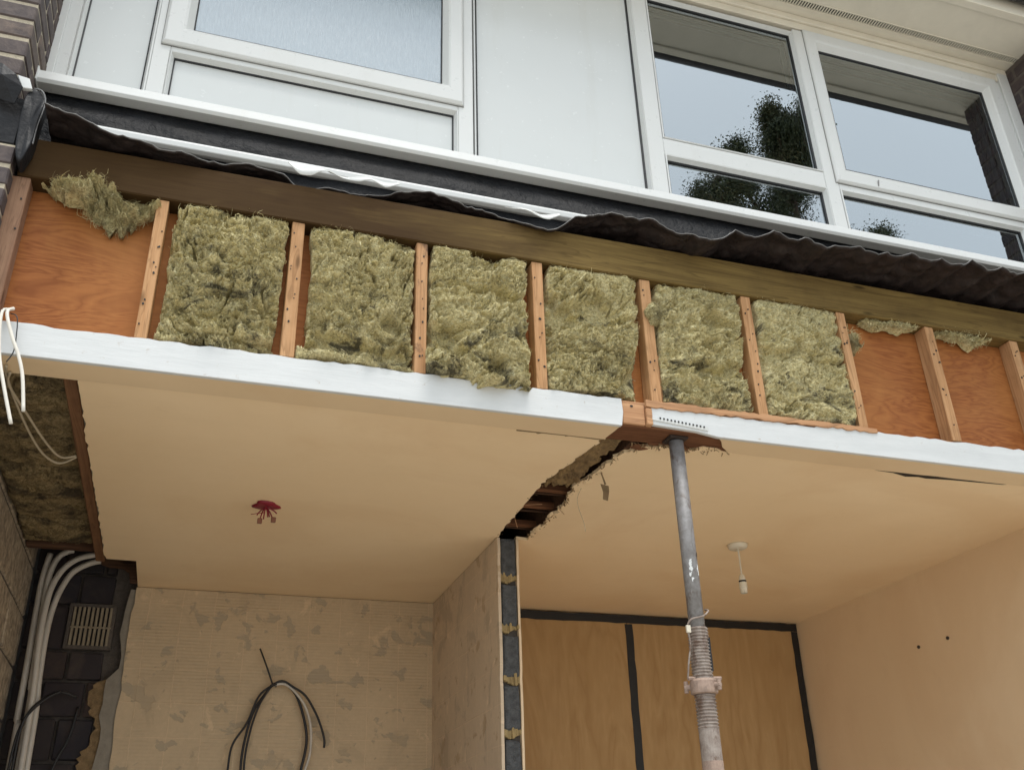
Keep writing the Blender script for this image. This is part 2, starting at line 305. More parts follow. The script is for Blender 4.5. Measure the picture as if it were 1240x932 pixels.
# ------------------------------------------------------------------ object helpers
class MB:
    def __init__(s): s.v = []; s.f = []
    def add(s, vs, fs):
        o = len(s.v); s.v += [tuple(p) for p in vs]; s.f += [tuple(o + i for i in f) for f in fs]
    def box(s, x0, x1, y0, y1, z0, z1):
        s.add([(x0, y0, z0), (x1, y0, z0), (x1, y1, z0), (x0, y1, z0), (x0, y0, z1), (x1, y0, z1), (x1, y1, z1), (x0, y1, z1)],
              [(0, 3, 2, 1), (4, 5, 6, 7), (0, 1, 5, 4), (1, 2, 6, 5), (2, 3, 7, 6), (3, 0, 4, 7)])
    def ring(s, x0, x1, z0, z1, prof):
        """mitred picture frame; prof = closed list of (inset, y)"""
        n = len(prof); vs = []
        for d, y in prof: vs += [(x0 + d, y, z0 + d), (x1 - d, y, z0 + d), (x1 - d, y, z1 - d), (x0 + d, y, z1 - d)]
        fs = []
        for i in range(n):
            j = (i + 1) % n
            for k in range(4):
                l = (k + 1) % 4; fs.append((i * 4 + k, i * 4 + l, j * 4 + l, j * 4 + k))
        s.add(vs, fs)
    def tube(s, pts, r, n=8, cap=True, smooth=3):
        P = [Vector(p) for p in pts]
        if smooth and len(P) > 2:
            Q = []
            for i in range(len(P) - 1):
                a = P[max(i - 1, 0)]; b = P[i]; c = P[i + 1]; d = P[min(i + 2, len(P) - 1)]
                for k in range(smooth):
                    t = k / smooth
                    Q.append(.5 * ((2 * b) + (c - a) * t + (2 * a - 5 * b + 4 * c - d) * t * t + (3 * b - a - 3 * c + d) * t ** 3))
            P = Q + [P[-1]]
        up = Vector((.31, .17, .93)); vs = []; fs = []
        for i, p in enumerate(P):
            tg = (P[min(i + 1, len(P) - 1)] - P[max(i - 1, 0)]).normalized()
            a = tg.cross(up).normalized(); up2 = a.cross(tg)
            rr = r[min(int(i * len(r) / len(P)), len(r) - 1)] if isinstance(r, (list, tuple)) else r
            for k in range(n):
                an = 2 * math.pi * k / n; vs.append(p + (a * math.cos(an) + up2 * math.sin(an)) * rr)
        for i in range(len(P) - 1):
            for k in range(n):
                l = (k + 1) % n; fs.append((i * n + k, i * n + l, (i + 1) * n + l, (i + 1) * n + k))
        if cap: fs.append(tuple(range(n))[::-1]); fs.append(tuple(range((len(P) - 1) * n, len(P) * n)))
        s.add(vs, fs)
    def lathe(s, cx, cy, prof, n=20, cap=True):
        vs = []; fs = []
        for r, z in prof:
            for k in range(n): a = 2 * math.pi * k / n; vs.append((cx + r * math.cos(a), cy + r * math.sin(a), z))
        for i in range(len(prof) - 1):
            for k in range(n):
                l = (k + 1) % n; fs.append((i * n + k, i * n + l, (i + 1) * n + l, (i + 1) * n + k))
        if cap: fs.append(tuple(range(n))[::-1]); fs.append(tuple(range((len(prof) - 1) * n, len(prof) * n)))
        s.add(vs, fs)
    def prism(s, poly, axis, a0, a1):
        """poly in the two other axes (order x,y,z without axis), extruded a0..a1 along axis"""
        n = len(poly)
        def P(p, a):
            q = [0, 0, 0]; r = [i for i in range(3) if i != axis]; q[r[0]] = p[0]; q[r[1]] = p[1]; q[axis] = a; return tuple(q)
        s.add([P(p, a0) for p in poly] + [P(p, a1) for p in poly],
              [tuple(range(n)), tuple(range(n, 2 * n))[::-1]] + [(i, i + n, (i + 1) % n + n, (i + 1) % n) for i in range(n)])
    def mesh(s, name, bevel=0, jitter=0, smooth=False):
        me = bpy.data.meshes.new(name); bm = bmesh.new()
        vs = [bm.verts.new(p) for p in s.v]
        for f in s.f:
            try: bm.faces.new([vs[i] for i in f])
            except ValueError: pass
        bmesh.ops.recalc_face_normals(bm, faces=bm.faces)
        if bevel: bmesh.ops.bevel(bm, geom=[e for e in bm.edges if e.calc_face_angle(0) > .5], offset=bevel, segments=1, affect='EDGES', clamp_overlap=True)
        if jitter:
            for v in bm.verts: v.co += Vector((random.uniform(-1, 1), random.uniform(-1, 1), random.uniform(-1, 1))) * jitter
        bm.to_mesh(me); bm.free()
        if smooth:
            for p in me.polygons: p.use_smooth = True
        return me
    def build(s, name, mat, parent=None, bevel=0, jitter=0, smooth=False, **k):
        return link(name, s.mesh(name, bevel, jitter, smooth), mat, parent, **k)
def link(name, me, mat, parent=None, loc=(0, 0, 0), label=None, cat=None, group=None, kind=None):
    o = bpy.data.objects.new(name, me); COL.objects.link(o)
    if mat is not None and me is not None and not me.materials: me.materials.append(M[mat] if isinstance(mat, str) else mat)
    o.location = loc
    if parent is not None:
        o.parent = parent; pl = Vector(parent.location); q = parent.parent
        if q is not None: pl = pl + Vector(q.location)
        o.location = Vector(loc) - pl
    tag(o, label, cat, group, kind); return o
def tag(o, label=None, cat=None, group=None, kind=None):
    if label: o['label'] = label
    if cat: o['category'] = cat
    if group: o['group'] = group
    if kind: o['kind'] = kind
def thing(name, loc, label, cat, group=None, kind=None):
    return link(name, None, None, None, loc, label, cat, group, kind)
def box(name, mat, b, parent=None, bevel=.002, **k):
    m = MB(); m.box(*b); return m.build(name, mat, parent, bevel, **k)
_cache = {}
def piece(name, mat, b, parent, rough=.0025, variants=3):
    """one brick or block: shares its mesh with pieces of the same size"""
    dx, dy, dz = (round(b[1] - b[0], 3), round(b[3] - b[2], 3), round(b[5] - b[4], 3))
    key = (name, mat, dx, dy, dz, random.randrange(variants))
    if key not in _cache:
        m = MB(); m.box(-dx / 2, dx / 2, -dy / 2, dy / 2, -dz / 2, dz / 2)
        me = m.mesh(name, min(.006, dz * .1, dx * .2, dy * .2), rough); me.materials.append(M[mat]); _cache[key] = me
    return link(name, _cache[key], None, parent, ((b[0] + b[1]) / 2, (b[2] + b[3]) / 2, (b[4] + b[5]) / 2))

# vectorised value noise -----------------------------------------------------
rng = np.random.default_rng(11)
LAT = rng.random((128, 128))
def vnoise(x, y):
    xi = np.floor(x).astype(int); yi = np.floor(y).astype(int); fx = x - xi; fy = y - yi
    fx = fx * fx * (3 - 2 * fx); fy = fy * fy * (3 - 2 * fy)
    g = lambda a, b: LAT[a % 128, b % 128]
    return (g(xi, yi) * (1 - fx) + g(xi + 1, yi) * fx) * (1 - fy) + (g(xi, yi + 1) * (1 - fx) + g(xi + 1, yi + 1) * fx) * fy
def fbm(x, y, o=4, g=.5):
    a = 1; s = 0; t = 0
    for i in range(o): s = s + a * vnoise(x + 17.3 * i, y + 9.1 * i); t += a; a *= g; x = x * 2.03; y = y * 2.03
    return s / t
def ridged(x, y, o=3, g=.5):
    a = 1; s = 0; t = 0
    for i in range(o): s = s + a * (1 - np.abs(2 * vnoise(x + 7.7 * i, y + 3.3 * i) - 1)); t += a; a *= g; x = x * 2.1; y = y * 2.1
    return s / t
def np_mesh(name, V, F, tone=None):
    me = bpy.data.meshes.new(name); me.from_pydata(V.tolist(), [], F.tolist() if hasattr(F, 'tolist') else F)
    if tone is not None:
        at = me.attributes.new('tone', 'FLOAT', 'POINT'); at.data.foreach_set('value', np.asarray(tone, dtype=np.float32))
    return me
def wool(name, label, cat, group, left, right, bot, top, y0, mat='wool', facing='front', seed=0, amp=1.0, thick=.09, fibres=5200, nu=190, nv=220, bulge=.012, holes=(), slump=0.0, loose=1.0, tuck=True):
    """a mineral wool batt: displaced sheet with torn folds plus thousands of loose fibres.
    left/right: lists of a at v=0..1 (top to bottom); bot/top: lists of b at u=0..1"""
    U, V = np.meshgrid(np.linspace(0, 1, nu), np.linspace(0, 1, nv))
    il = lambda L, t: np.interp(t, np.linspace(0, 1, len(L)), L)
    A = il(left, V) * (1 - U) + il(right, V) * U
    B = il(top, U) * (1 - V) + il(bot, U) * V
    sx, sy = A * 1.0 + seed * 3.7, B * 1.0 + seed * 1.9
    wx = (fbm(sx * 9, sy * 9, 3) - .5) * .09; wy = (fbm(sx * 9 + 40, sy * 9 + 13, 3) - .5) * .09
    h = .026 * (fbm(sx * 5, sy * 6, 3) - .5) + .040 * (ridged((sx + wx) * 8, (sy + wy) * 14, 3, .6) - .6)
    h += .026 * (ridged((sx + wx * 2.2) * 26, (sy + wy * 2.2) * 38, 3, .6) - .6) + .024 * (ridged((sx + wx * 3) * 48, (sy + wy * 3) * 66, 3, .65) - .6) + .013 * (fbm(sx * 110, sy * 110, 3, .65) - .5)
    cut = fbm((sx + wx) * 6 + 5, (sy + wy) * 11 + 2, 4); h -= .05 * np.clip((cut - .62) / .08, 0, 1)
    tear = np.abs(fbm((sx + wx * 1.5) * 7 + 31, (sy + wy * 1.5) * 12 + 7, 3) - .5); tm = fbm(sx * 4 + 71, sy * 4 + 3, 2)
    h -= .065 * np.exp(-(tear / .014) ** 2) * np.clip((tm - .42) / .10, 0, 1)
    h *= amp * 1.3
    h += bulge * np.sin(np.pi * np.clip(U, 0, 1)) * np.sin(np.pi * np.clip(V, 0, 1)) + slump * V ** 2.2
    for (hu, hv, ru, rv) in holes: h -= .10 * np.exp(-(((U - hu) / ru) ** 2 + ((V - hv) / rv) ** 2) ** 2)
    h = np.where(h < -.022, -.022 - .026 * np.tanh((-.022 - h) / .026), h)      # folds bottom out before the sheathing
    e = np.minimum(np.minimum(U, 1 - U) * (A.max() - A.min()), np.minimum(V, 1 - V) * (B.max() - B.min()))
    h -= .016 * np.exp(-e / .006)
    if tuck: h = h - (.010 + np.maximum(h, 0)) * np.exp(-(V * (B.max() - B.min()) / .035) ** 2)
    jit = (fbm(sx * 30 + 9, sy * 30, 3) - .5) * .018; jit2 = (fbm(sx * 30, sy * 30 + 50, 3) - .5) * .022
    m_e = np.exp(-e / .03)
    B0 = B; A = A + jit * m_e + wx * .12; B = B + jit2 * m_e + wy * .2
    if tuck: B = B0 + (B - B0) * np.clip(V / .12, 0, 1)
    def pos(a, b, hh):
        return np.stack([a, y0 - hh, b], -1) if facing == 'front' else np.stack([a, b, y0 - hh], -1)
    G = pos(A, B, h); back = pos(A * .98 + A.mean() * .02, B * .98 + B.mean() * .02, np.full_like(h, -thick))
    nV = nu * nv; idx = np.arange(nV).reshape(nv, nu)
    F = np.stack([idx[:-1, :-1], idx[:-1, 1:], idx[1:, 1:], idx[1:, :-1]], -1).reshape(-1, 4)
    loop = np.concatenate([idx[0, :-1], idx[:-1, -1], idx[-1, :0:-1], idx[:0:-1, 0]])
    Bv = back.reshape(-1, 3)[loop]; n = len(loop); j = (np.arange(n) + 1) % n
    S = np.stack([loop, nV + np.arange(n), nV + j, loop[j]], -1)
    tone = np.clip(.55 + (fbm(sx * 40, sy * 40, 3) - .5) * 1.6, 0, 1).reshape(-1)
    Vs = np.concatenate([G.reshape(-1, 3), Bv]); Fs = np.concatenate([F, S]).tolist() + [list(range(nV, nV + n))]
    me = np_mesh(name, Vs, Fs, np.concatenate([tone, np.full(n, .3)]))
    for p in me.polygons: p.use_smooth = True
    c = Vs.mean(0); cx = (float(c[0]), float(c[1]), float(Vs[:, 2].min()))
    body = link(name, me, mat, None, (0, 0, 0), label, cat, group)
    # loose fibres, lying along the surface in swirls
    r = np.random.default_rng(100 + seed); k = fibres
    ui = r.random(k) * (nu - 2); vi = r.random(k) * (nv - 2); i0 = ui.astype(int); j0 = vi.astype(int)
    p0 = G[j0, i0]; tu = G[j0, i0 + 1] - p0; tv = G[j0 + 1, i0] - p0
    tu /= np.linalg.norm(tu, axis=1)[:, None] + 1e-9; tv /= np.linalg.norm(tv, axis=1)[:, None] + 1e-9
    nn = np.cross(tu, tv); nn /= np.linalg.norm(nn, axis=1)[:, None] + 1e-9
    out = np.array([0, -1, 0.]) if facing == 'front' else np.array([0, 0, -1.])
    nn *= np.sign(nn @ out)[:, None]
    pp = p0 if facing == 'front' else p0[:, [0, 2, 1]]
    ang = fbm(pp[:, 0] * 8 + seed, pp[:, 2] * 8, 2) * 9 + fbm(pp[:, 0] * 34 + seed, pp[:, 2] * 34 + 5, 2) * 9 + r.normal(0, .45, k)
    d = tu * np.cos(ang)[:, None] + tv * np.sin(ang)[:, None]; s = np.cross(nn, d)
    big = r.random(k) < .05
    Ln = np.where(big, r.uniform(.018, .034, k), r.uniform(.008, .024, k)); wd = np.where(big, r.uniform(.0016, .0034, k), r.uniform(.0006, .0014, k))
    ee = e[j0, i0]; Ln = Ln * np.clip(ee / .02, .35, 1)
    curl = r.normal(0, 2.2, k); lift = np.abs(r.normal(0, .10, k)) * loose
    seg = 4; pts = []
    for q in range(seg + 1):
        t = q / seg; off = Ln * t
        cen = p0 + nn * (.0015 + lift * Ln * np.sin(t * 2.2))[:, None] + d * (off * np.cos(curl * t))[:, None] + s * (off * np.sin(curl * t))[:, None]
        w = (wd * (1 - .75 * t))[:, None]
        pts += [cen - s * w, cen + s * w]
    FV = np.stack(pts, 1).reshape(-1, 3); b = (np.arange(k) * (2 * seg + 2))[:, None]
    FF = np.concatenate([np.stack([b + 2 * q, b + 2 * q + 1, b + 2 * q + 3, b + 2 * q + 2], -1).reshape(-1, 4) for q in range(seg)])
    ft = np.repeat(np.clip(.62 + r.normal(0, .34, k), 0, 1), 2 * seg + 2)
    fm = np_mesh('fibres', FV, FF, ft)
    link('fibres', fm, mat, body, (0, 0, 0), kind='stuff')
    return body

# ------------------------------------------------------------------ ground and house shell
g = MB(); g.add([(-400, -400, 0), (400, -400, 0), (400, 400, 0), (-400, 400, 0)], [(0, 1, 2, 3)])
g.build('ground', 'ground', label='grey garden paving in front of the house', kind='structure')
box('floor', 'concrete', (-.72, 3.40, -.02, 2.45, .004, .15), None, .004, label='bare concrete floor of the opened ground floor rooms', kind='structure')
for nm, mt, b, lb in (('left_wall', 'mortar_dark', (-.86, -.728, .06, 2.45, .15, 3.42), 'bare block party wall at the left of the room'),
                      ('right_wall', 'wallpaint', (3.40, 3.52, .13, 2.45, .15, 3.42), 'smooth magnolia wall at the right of the room')):
    w = box(nm, mt, b, None, 0, label=lb, kind='structure')
    if nm == 'left_wall': LW = w
for r in range(15):
    z = .16 + r * .225
    for k in range(7):
        y = .07 + (k - (.5 if r % 2 else 0)) * .45
        y0, y1 = max(y, .065), min(y + .438, 2.3)
        if y1 - y0 > .06: piece('concrete_block', 'blockwall', (-.80, -.720 + random.uniform(-.002, .002), y0, y1, z, min(z + .213, 3.40)), LW, .002)
BW = box('back_wall', 'mortar_dark', (-.72, 3.40, 2.375, 2.48, .15, 3.42), None, 0, label='back wall of the two rooms', kind='structure')
# stripped plaster of the left room (ragged left edge) and cement strip beside it
e = [(-.262 + random.uniform(-.006, .006), .15 + 2.66 * i / 60) for i in range(61)]
m = MB(); m.prism([(1.2, 2.80)] + [(1.2, .15)] + [(p[0], p[1]) for p in e[:-1]] + [(-.26, 2.80)], 1, 2.31, 2.36)
m.build('plaster', 'plaster_back', BW)
lf = [(-.328 + .008 * math.sin(i * .9) + random.uniform(-.007, .007) - (.03 if i < 26 else 0) + (.035 if i > 42 else 0), .15 + 2.64 * i / 50) for i in range(51)]
m = MB(); m.prism([(-.235, 2.79), (-.235, .15)] + lf, 1, 2.3195, 2.37); m.build('cement_strip', 'cement', BW)
lf = [(-.372 + .022 * math.sin(i * .31) + random.uniform(-.012, .012), 1.5 + .86 * i / 60) for i in range(61)]
m = MB(); m.prism([(-.31, 2.38), (-.31, 1.5)] + lf, 1, 2.332, 2.372); m.build('mortar_patch', 'brownmortar', BW)
# sooty blocks behind the conduits
zz = [.15, .37, .59, .81, 1.03, 1.25, 1.47, 1.69, 1.85, 2.02, 2.205, 2.365, 2.50, 2.71, 2.86, 3.05, 3.25]
for i in range(len(zz) - 1):
    if 2.5 <= zz[i] < 2.7: cells = [(-.715, -.545)]
    elif i % 2: cells = [(-.715, -.515), (-.505, -.36)]
    else: cells = [(-.715, -.60), (-.59, -.42), (-.41, -.36)]
    for a, b in cells: piece('concrete_block', 'sootblock', (a, b, 2.345 + random.uniform(-.004, .004), 2.39, zz[i] + .006, zz[i + 1] - .008), BW, .003)
# right room: plaster behind the boards
box('plaster', 'wallpaint', (1.296, 3.40, 2.335, 2.37, .15, 2.80), BW, 0)

# partition, end of the wall shows its blocks
PW = thing('partition_wall', (1.25, 1.75, .15), 'block partition wall cut back to a raw end, scraped plaster on its left face', 'wall')
e = [(1.187 + random.uniform(-.004, .004), .15 + 2.65 * i / 50) for i in range(51)]
m = MB(); m.prism([(2.32, 2.80), (2.32, .15)] + e, 0, 1.200, 1.2125); m.build('plaster', 'plaster_side', PW)
m = MB(); m.prism([(2.34, 2.80), (2.34, .15)] + [(p[0] + .006, p[1]) for p in e], 0, 1.2865, 1.296); m.build('plaster', 'wallpaint', PW)
jz = [2.797, 2.635, 2.599, 2.438, 2.387, 2.227, 2.192, 2.023, 1.987]
blocks = [(2.635, 2.798), (2.430, 2.600), (2.222, 2.392), (2.020, 2.194)] + [(2.016 - .206 * k - .172, 2.016 - .206 * k - .03) for k in range(9)]
m = MB(); m.box(1.2125, 1.2865, 1.215, 2.33, .15, 2.795); m.build('core', 'mortar_dark', PW)
for a, b in blocks:
    if a < .16: continue
    piece('concrete_block', 'clinker', (1.2165, 1.284, 1.188 + random.uniform(0, .008), 1.30, a + .002, b - .002), PW, .005)
    # squeezed lump of yellow mortar in the bed below each block
    m = MB(); n = 9; lo = random.uniform(.4, 1.0); c0 = random.uniform(.2, .8)
    for k in range(n):
        x0 = 1.2135 + .073 * k / n; x1 = 1.2135 + .073 * (k + 1) / n; bell = .35 + .65 * math.exp(-((k / n - c0) / .33) ** 2)
        m.box(x0, x1 + .002, 1.184 + random.uniform(0, .016), 1.23, a - .030 * bell - random.uniform(0, .003), a + .018 * bell * lo + random.uniform(0, .003))
    m.build('mortar_bed', 'sandmortar', PW, .003, .0015)

# ceilings: two boards, ragged along the slot where the partition stood
def ragged(x0, y0, x1, y1, n, amp):
    out = []
    for i in range(n + 1):
        t = i / n; a = random.uniform(-amp, amp) * (random.random() ** 1.5 + .25)
        dx, dy = (x1 - x0), (y1 - y0); L = math.hypot(dx, dy)
        out.append((x0 + dx * t - dy / L * a, y0 + dy * t + dx / L * a))
    return out
left_edge = ragged(1.246, .125, 1.215, .33, 10, .008) + ragged(1.21, .35, 1.178, .56, 12, .008) + ragged(1.180, .58, 1.200, 1.15, 24, .006)
m = MB(); m.prism([(-.385, .125)] + left_edge + [(1.21, 1.20), (1.21, 2.33), (-.256, 2.33), (-.256, 1.885)] + ragged(-.385, 1.88, -.385, .14, 60, .006), 2, 2.803, 2.815)
m.build('ceiling', 'ceil', label='magnolia plasterboard ceiling of the left room, broken along both edges', kind='structure')
right_edge = ragged(1.70, .118, 1.60, .10, 6, .008) + ragged(1.58, .125, 1.46, .135, 9, .018) + ragged(1.43, .14, 1.36, .22, 8, .014) + ragged(1.345, .25, 1.322, .50, 14, .014) + ragged(1.30, .54, 1.335, .72, 10, .016) + ragged(1.338, .74, 1.338, 1.16, 20, .012)
m = MB(); m.prism([(3.42, .118)] + [(3.42, 2.35), (1.29, 2.35), (1.29, 1.20), (1.345, 1.205)] + right_edge[::-1] + [(1.72, .1175)], 2, 2.803, 2.815)
m.build('ceiling', 'ceil', label='magnolia plasterboard ceiling of the right room behind the steel prop', kind='structure')
box('upper_floor', 'darkwood', (-.86, 3.52, .13, 2.45, 3.16, 3.36), None, 0, label='dark floor structure above the ceilings', kind='structure')

# ------------------------------------------------------------------ upper facade
def wallbox(nm, mt, b, lb): return box(nm, mt, b, None, 0, label=lb, kind='structure')
wallbox('upper_wall', 'mortar_dark', (-.70, 3.80, .285, .40, 3.40, 3.95), 'wall strip hidden behind the black membrane')
rm = MB(); rm.box(-.69, 3.79, 2.40, 2.48, 3.42, 5.40); rm.box(-.77, -.69, .40, 2.48, 3.42, 5.40); rm.box(3.79, 3.87, .40, 2.48, 3.42, 5.40); rm.box(-.69, 3.79, .32, 2.40, 5.30, 5.40); rm.box(-.69, 3.79, .40, 2.40, 3.42, 3.60)
rm.build('upper_room', 'room', label='dim room behind the first floor windows', kind='structure')

sill = thing('window_sill', (1.55, .17, 3.87), 'long white plastic window sill running the width of the first floor', 'window sill')
m = MB(); m.prism([(.118, 3.873), (.121, 3.908), (.222, 3.935), (.27, 3.935), (.27, 3.876), (.172, 3.868), (.170, 3.862), (.126, 3.862)], 0, -.690, 3.788)
m.build('board', 'upvc', sill, .0012)
box('end_cap', 'upvc', (-.6895, -.684, .110, .24, 3.858, 3.915), sill, .001)

FY = .22
def bead_ring(x0, x1, z0, z1, w=.018, par=None, nm='glazing_bead'):
    m = MB(); m.ring(x0 - w, x1 + w, z0 - w, z1 + w, [(0, FY - .0015), (w * .35, FY - .004), (w, FY + .018), (w, FY + .035), (0, FY + .035)])
    return m.build(nm, 'upvc', par, 0)
def gasket(x0, x1, z0, z1, par, y=FY + .019, w=.0055):
    m = MB(); m.ring(x0 - .001, x1 + .001, z0 - .001, z1 + .001, [(0, y - .002), (w, y), (w, y + .010), (0, y + .010)]); return m.build('gasket', 'gasket', par)
def pane(x0, x1, z0, z1, mt, par, y=FY + .025, nm='pane'):
    m = MB(); m.box(x0 - .008, x1 + .008, y, y + .02, z0 - .008, z1 + .008); return m.build(nm, mt, par)
def sash(x0, x1, z0, z1, gx0, gx1, gz0, gz1, par, yf):
    """projecting opening sash with its bevelled inner bead, gasket and glass seat"""
    m = MB()
    def q(k, i):  # interpolate outline between outer and glass rectangles
        return (x0 + (gx0 - x0) * k, x1 + (gx1 - x1) * k, z0 + (gz0 - z0) * k, z1 + (gz1 - z1) * k)
    prof = [(0, FY + .03), (0, yf + .008), (.10, yf), (.66, yf - .001), (.76, yf + .004), (1.0, yf + .030), (1.0, FY + .04)]
    vs = []; fs = []; n = len(prof)
    for k, y in prof:
        a, b, c, d = q(k, 0); vs += [(a, y, c), (b, y, c), (b, y, d), (a, y, d)]
    for i in range(n):
        j = (i + 1) % n
        for k in range(4): l = (k + 1) % 4; fs.append((i * 4 + k, i * 4 + l, j * 4 + l, j * 4 + k))
    m.add(vs, fs); s = m.build('sash', 'upvc', par, .0015)
    m = MB(); m.ring(x0 - .003, x1 + .003, z0 - .003, z1 + .003, [(0, FY - .0025), (.004, FY - .0025), (.004, FY + .01), (0, FY + .01)]); m.build('seal', 'seal', s)
    return s
TOP = 5.185
# left unit
W1 = thing('frosted_window', (.05, .25, 3.93), 'white window with a frosted pane, narrow side panel and low panel below, at the left', 'window')
m = MB(); m.box(-.689, -.625, FY, .29, 3.93, TOP); m.build('frame', 'upvc', W1, .003)
box('frame', 'upvc', (-.690, -.665, FY - .012, FY - .002, 3.93, TOP), W1, .002)
box('frame', 'upvc', (-.660, .838, FY + .001, .289, 3.93, 3.958), W1, .001)
box('mullion', 'upvc', (-.372, -.312, FY, .288, 3.958, TOP), W1, .003)
box('mullion', 'upvc', (.766, .8285, FY, .288, 3.958, TOP), W1, .003)
box('transom', 'upvc', (-.312, .766, FY + .0005, .287, 4.204, 4.26), W1, .003)
for (a, b, c, d) in ((-.611, -.386, 3.972, TOP), (-.297, .752, 3.972, 4.19)):
    bead_ring(a, b, c, d, .014, W1); gasket(a, b, c, d, W1); pane(a, b, c, d, 'upvc_panel', W1, nm='panel')
sash(-.345, .786, 4.228, TOP + .02, -.247, .703, 4.338, 5.10, W1, FY - .018)
gasket(-.247, .703, 4.338, 5.10, W1, FY + .014); pane(-.247, .703, 4.338, 5.10, 'frost', W1, FY + .018)
# middle panel
W2 = thing('infill_panel', (1.21, .25, 3.93), 'plain white infill panel between the frosted window and the clear window', 'panel')
bead_ring(.846, 1.578, 3.972, TOP, .012, W2); gasket(.846, 1.578, 3.972, TOP, W2, w=.008); pane(.846, 1.578, 3.972, TOP, 'upvc_panel', W2, nm='panel')
# right unit
W3 = thing('clear_window', (2.7, .25, 3.93), 'white four pane window with clear glass reflecting sky and a tree, at the right', 'window')
box('frame', 'upvc', (.8385, 3.70, FY + .001, .289, 3.93, 3.958), W3, .001)
box('mullion', 'upvc', (1.5905, 1.668, FY, .288, 3.958, TOP), W3, .003)
box('mullion', 'upvc', (2.466, 2.535, FY - .001, .287, 3.958, TOP), W3, .003)
box('transom', 'upvc', (1.668, 2.466, FY + .0005, .286, 4.203, 4.292), W3, .003)
box('transom', 'upvc', (2.535, 3.66, FY + .0005, .286, 4.210, 4.28), W3, .003)
box('frame', 'upvc', (3.655, 3.735, FY, .289, 3.958, TOP), W3, .003)
box('frame', 'upvc', (3.725, 3.789, FY - .014, .285, 3.945, 5.255), W3, .003)
for (a, b, c, d) in ((1.683, 2.452, 4.307, 5.150), (1.683, 2.450, 3.972, 4.188), (2.551, 3.560, 3.972, 4.196)):
    bead_ring(a, b, c, d, .014, W3); gasket(a, b, c, d, W3, w=.007); pane(a, b, c, d, 'glass', W3)
sash(2.522, 3.700, 4.245, TOP + .004, 2.602, 3.602, 4.345, 5.090, W3, FY - .016)
gasket(2.602, 3.602, 4.345, 5.090, W3, FY + .014, .008); pane(2.602, 3.602, 4.345, 5.090, 'glass', W3, FY + .018)
# little catch left on the transom
m = MB(); m.tube([(2.742, FY - .016, 4.262), (2.744, FY - .022, 4.292)], .003, 6); m.build('catch', 'steel', W3)
head = thing('window_head', (1.55, .25, 5.2), 'cream painted head board along the top of the first floor windows', 'trim board')
box('board', 'cream', (-.69, 3.789, FY - .004, .30, TOP + .009, 5.235), head, .003)
box('cover_strip', 'cream', (-.69, 3.789, FY - .016, FY + .02, 5.236, 5.274), head, .004)
# soffit with its vent grille
SO = thing('eaves_soffit', (1.5, .05, 5.276), 'cream eaves soffit with a long vent grille above the windows', 'soffit')
zs = 5.276
box('board', 'cream', (-1.3, 4.4, .156, .30, zs, zs + .012), SO, .001)
box('board', 'cream', (-1.3, 4.4, -.082, .118, zs, zs + .012), SO, .001)
box('grille_back', 'black', (-1.3, 4.4, .105, .170, zs + .035, zs + .045), SO, 0)
m = MB()
for i in range(300):
    x = -.69 + i * .0152; m.box(x, x + .0058, .118, .156, zs + .001, zs + .007)
m.box(-1.3, 4.4, .114, .119, zs - .003, zs + .004); m.box(-1.3, 4.4, .155, .160, zs - .003, zs + .004)
m.build('grille_slats', 'cream', SO, kind='stuff')
m = MB(); m.prism([(-.082, zs + .002), (-.082, zs - .012), (-.125, zs - .012), (-.125, zs + .12), (-.10, zs + .12), (-.10, zs + .002)], 0, -1.3, 4.4); m.build('fascia_edge', 'cream', SO, .003)
GU = thing('gutter', (1.5, -.19, 5.2), 'black gutter along the edge of the eaves', 'gutter')
pr = [(-.132 - .05 + .05 * math.cos(a), zs + .085 + .05 * math.sin(a)) for a in [math.pi * (1 + k / 10) for k in range(11)]]
pr2 = [(-.132 - .05 + .046 * math.cos(a), zs + .085 + .046 * math.sin(a)) for a in [math.pi * (1 + k / 10) for k in range(11)]]
m = MB(); m.prism(pr + pr2[::-1], 0, -1.3, 4.4); m.build('channel', 'gutter', GU)
RF = thing('roof', (1.5, 1.2, 5.4), 'brown tiled roof slope above the eaves', 'roof')
for k in range(9):
    y = -.19 + k * .33; z = 5.40 + k * .2
    m = MB(); m.add([(-1.3, y, z), (4.4, y, z), (4.4, y + .40, z + .215), (-1.3, y + .40, z + .215), (-1.3, y, z - .02), (4.4, y, z - .02), (4.4, y + .40, z + .195), (-1.3, y + .40, z + .195)], [(0, 1, 2, 3), (7, 6, 5, 4), (0, 4, 5, 1), (1, 5, 6, 2), (2, 6, 7, 3), (3, 7, 4, 0)])
    m.build('tile_course', 'rooftile', RF)

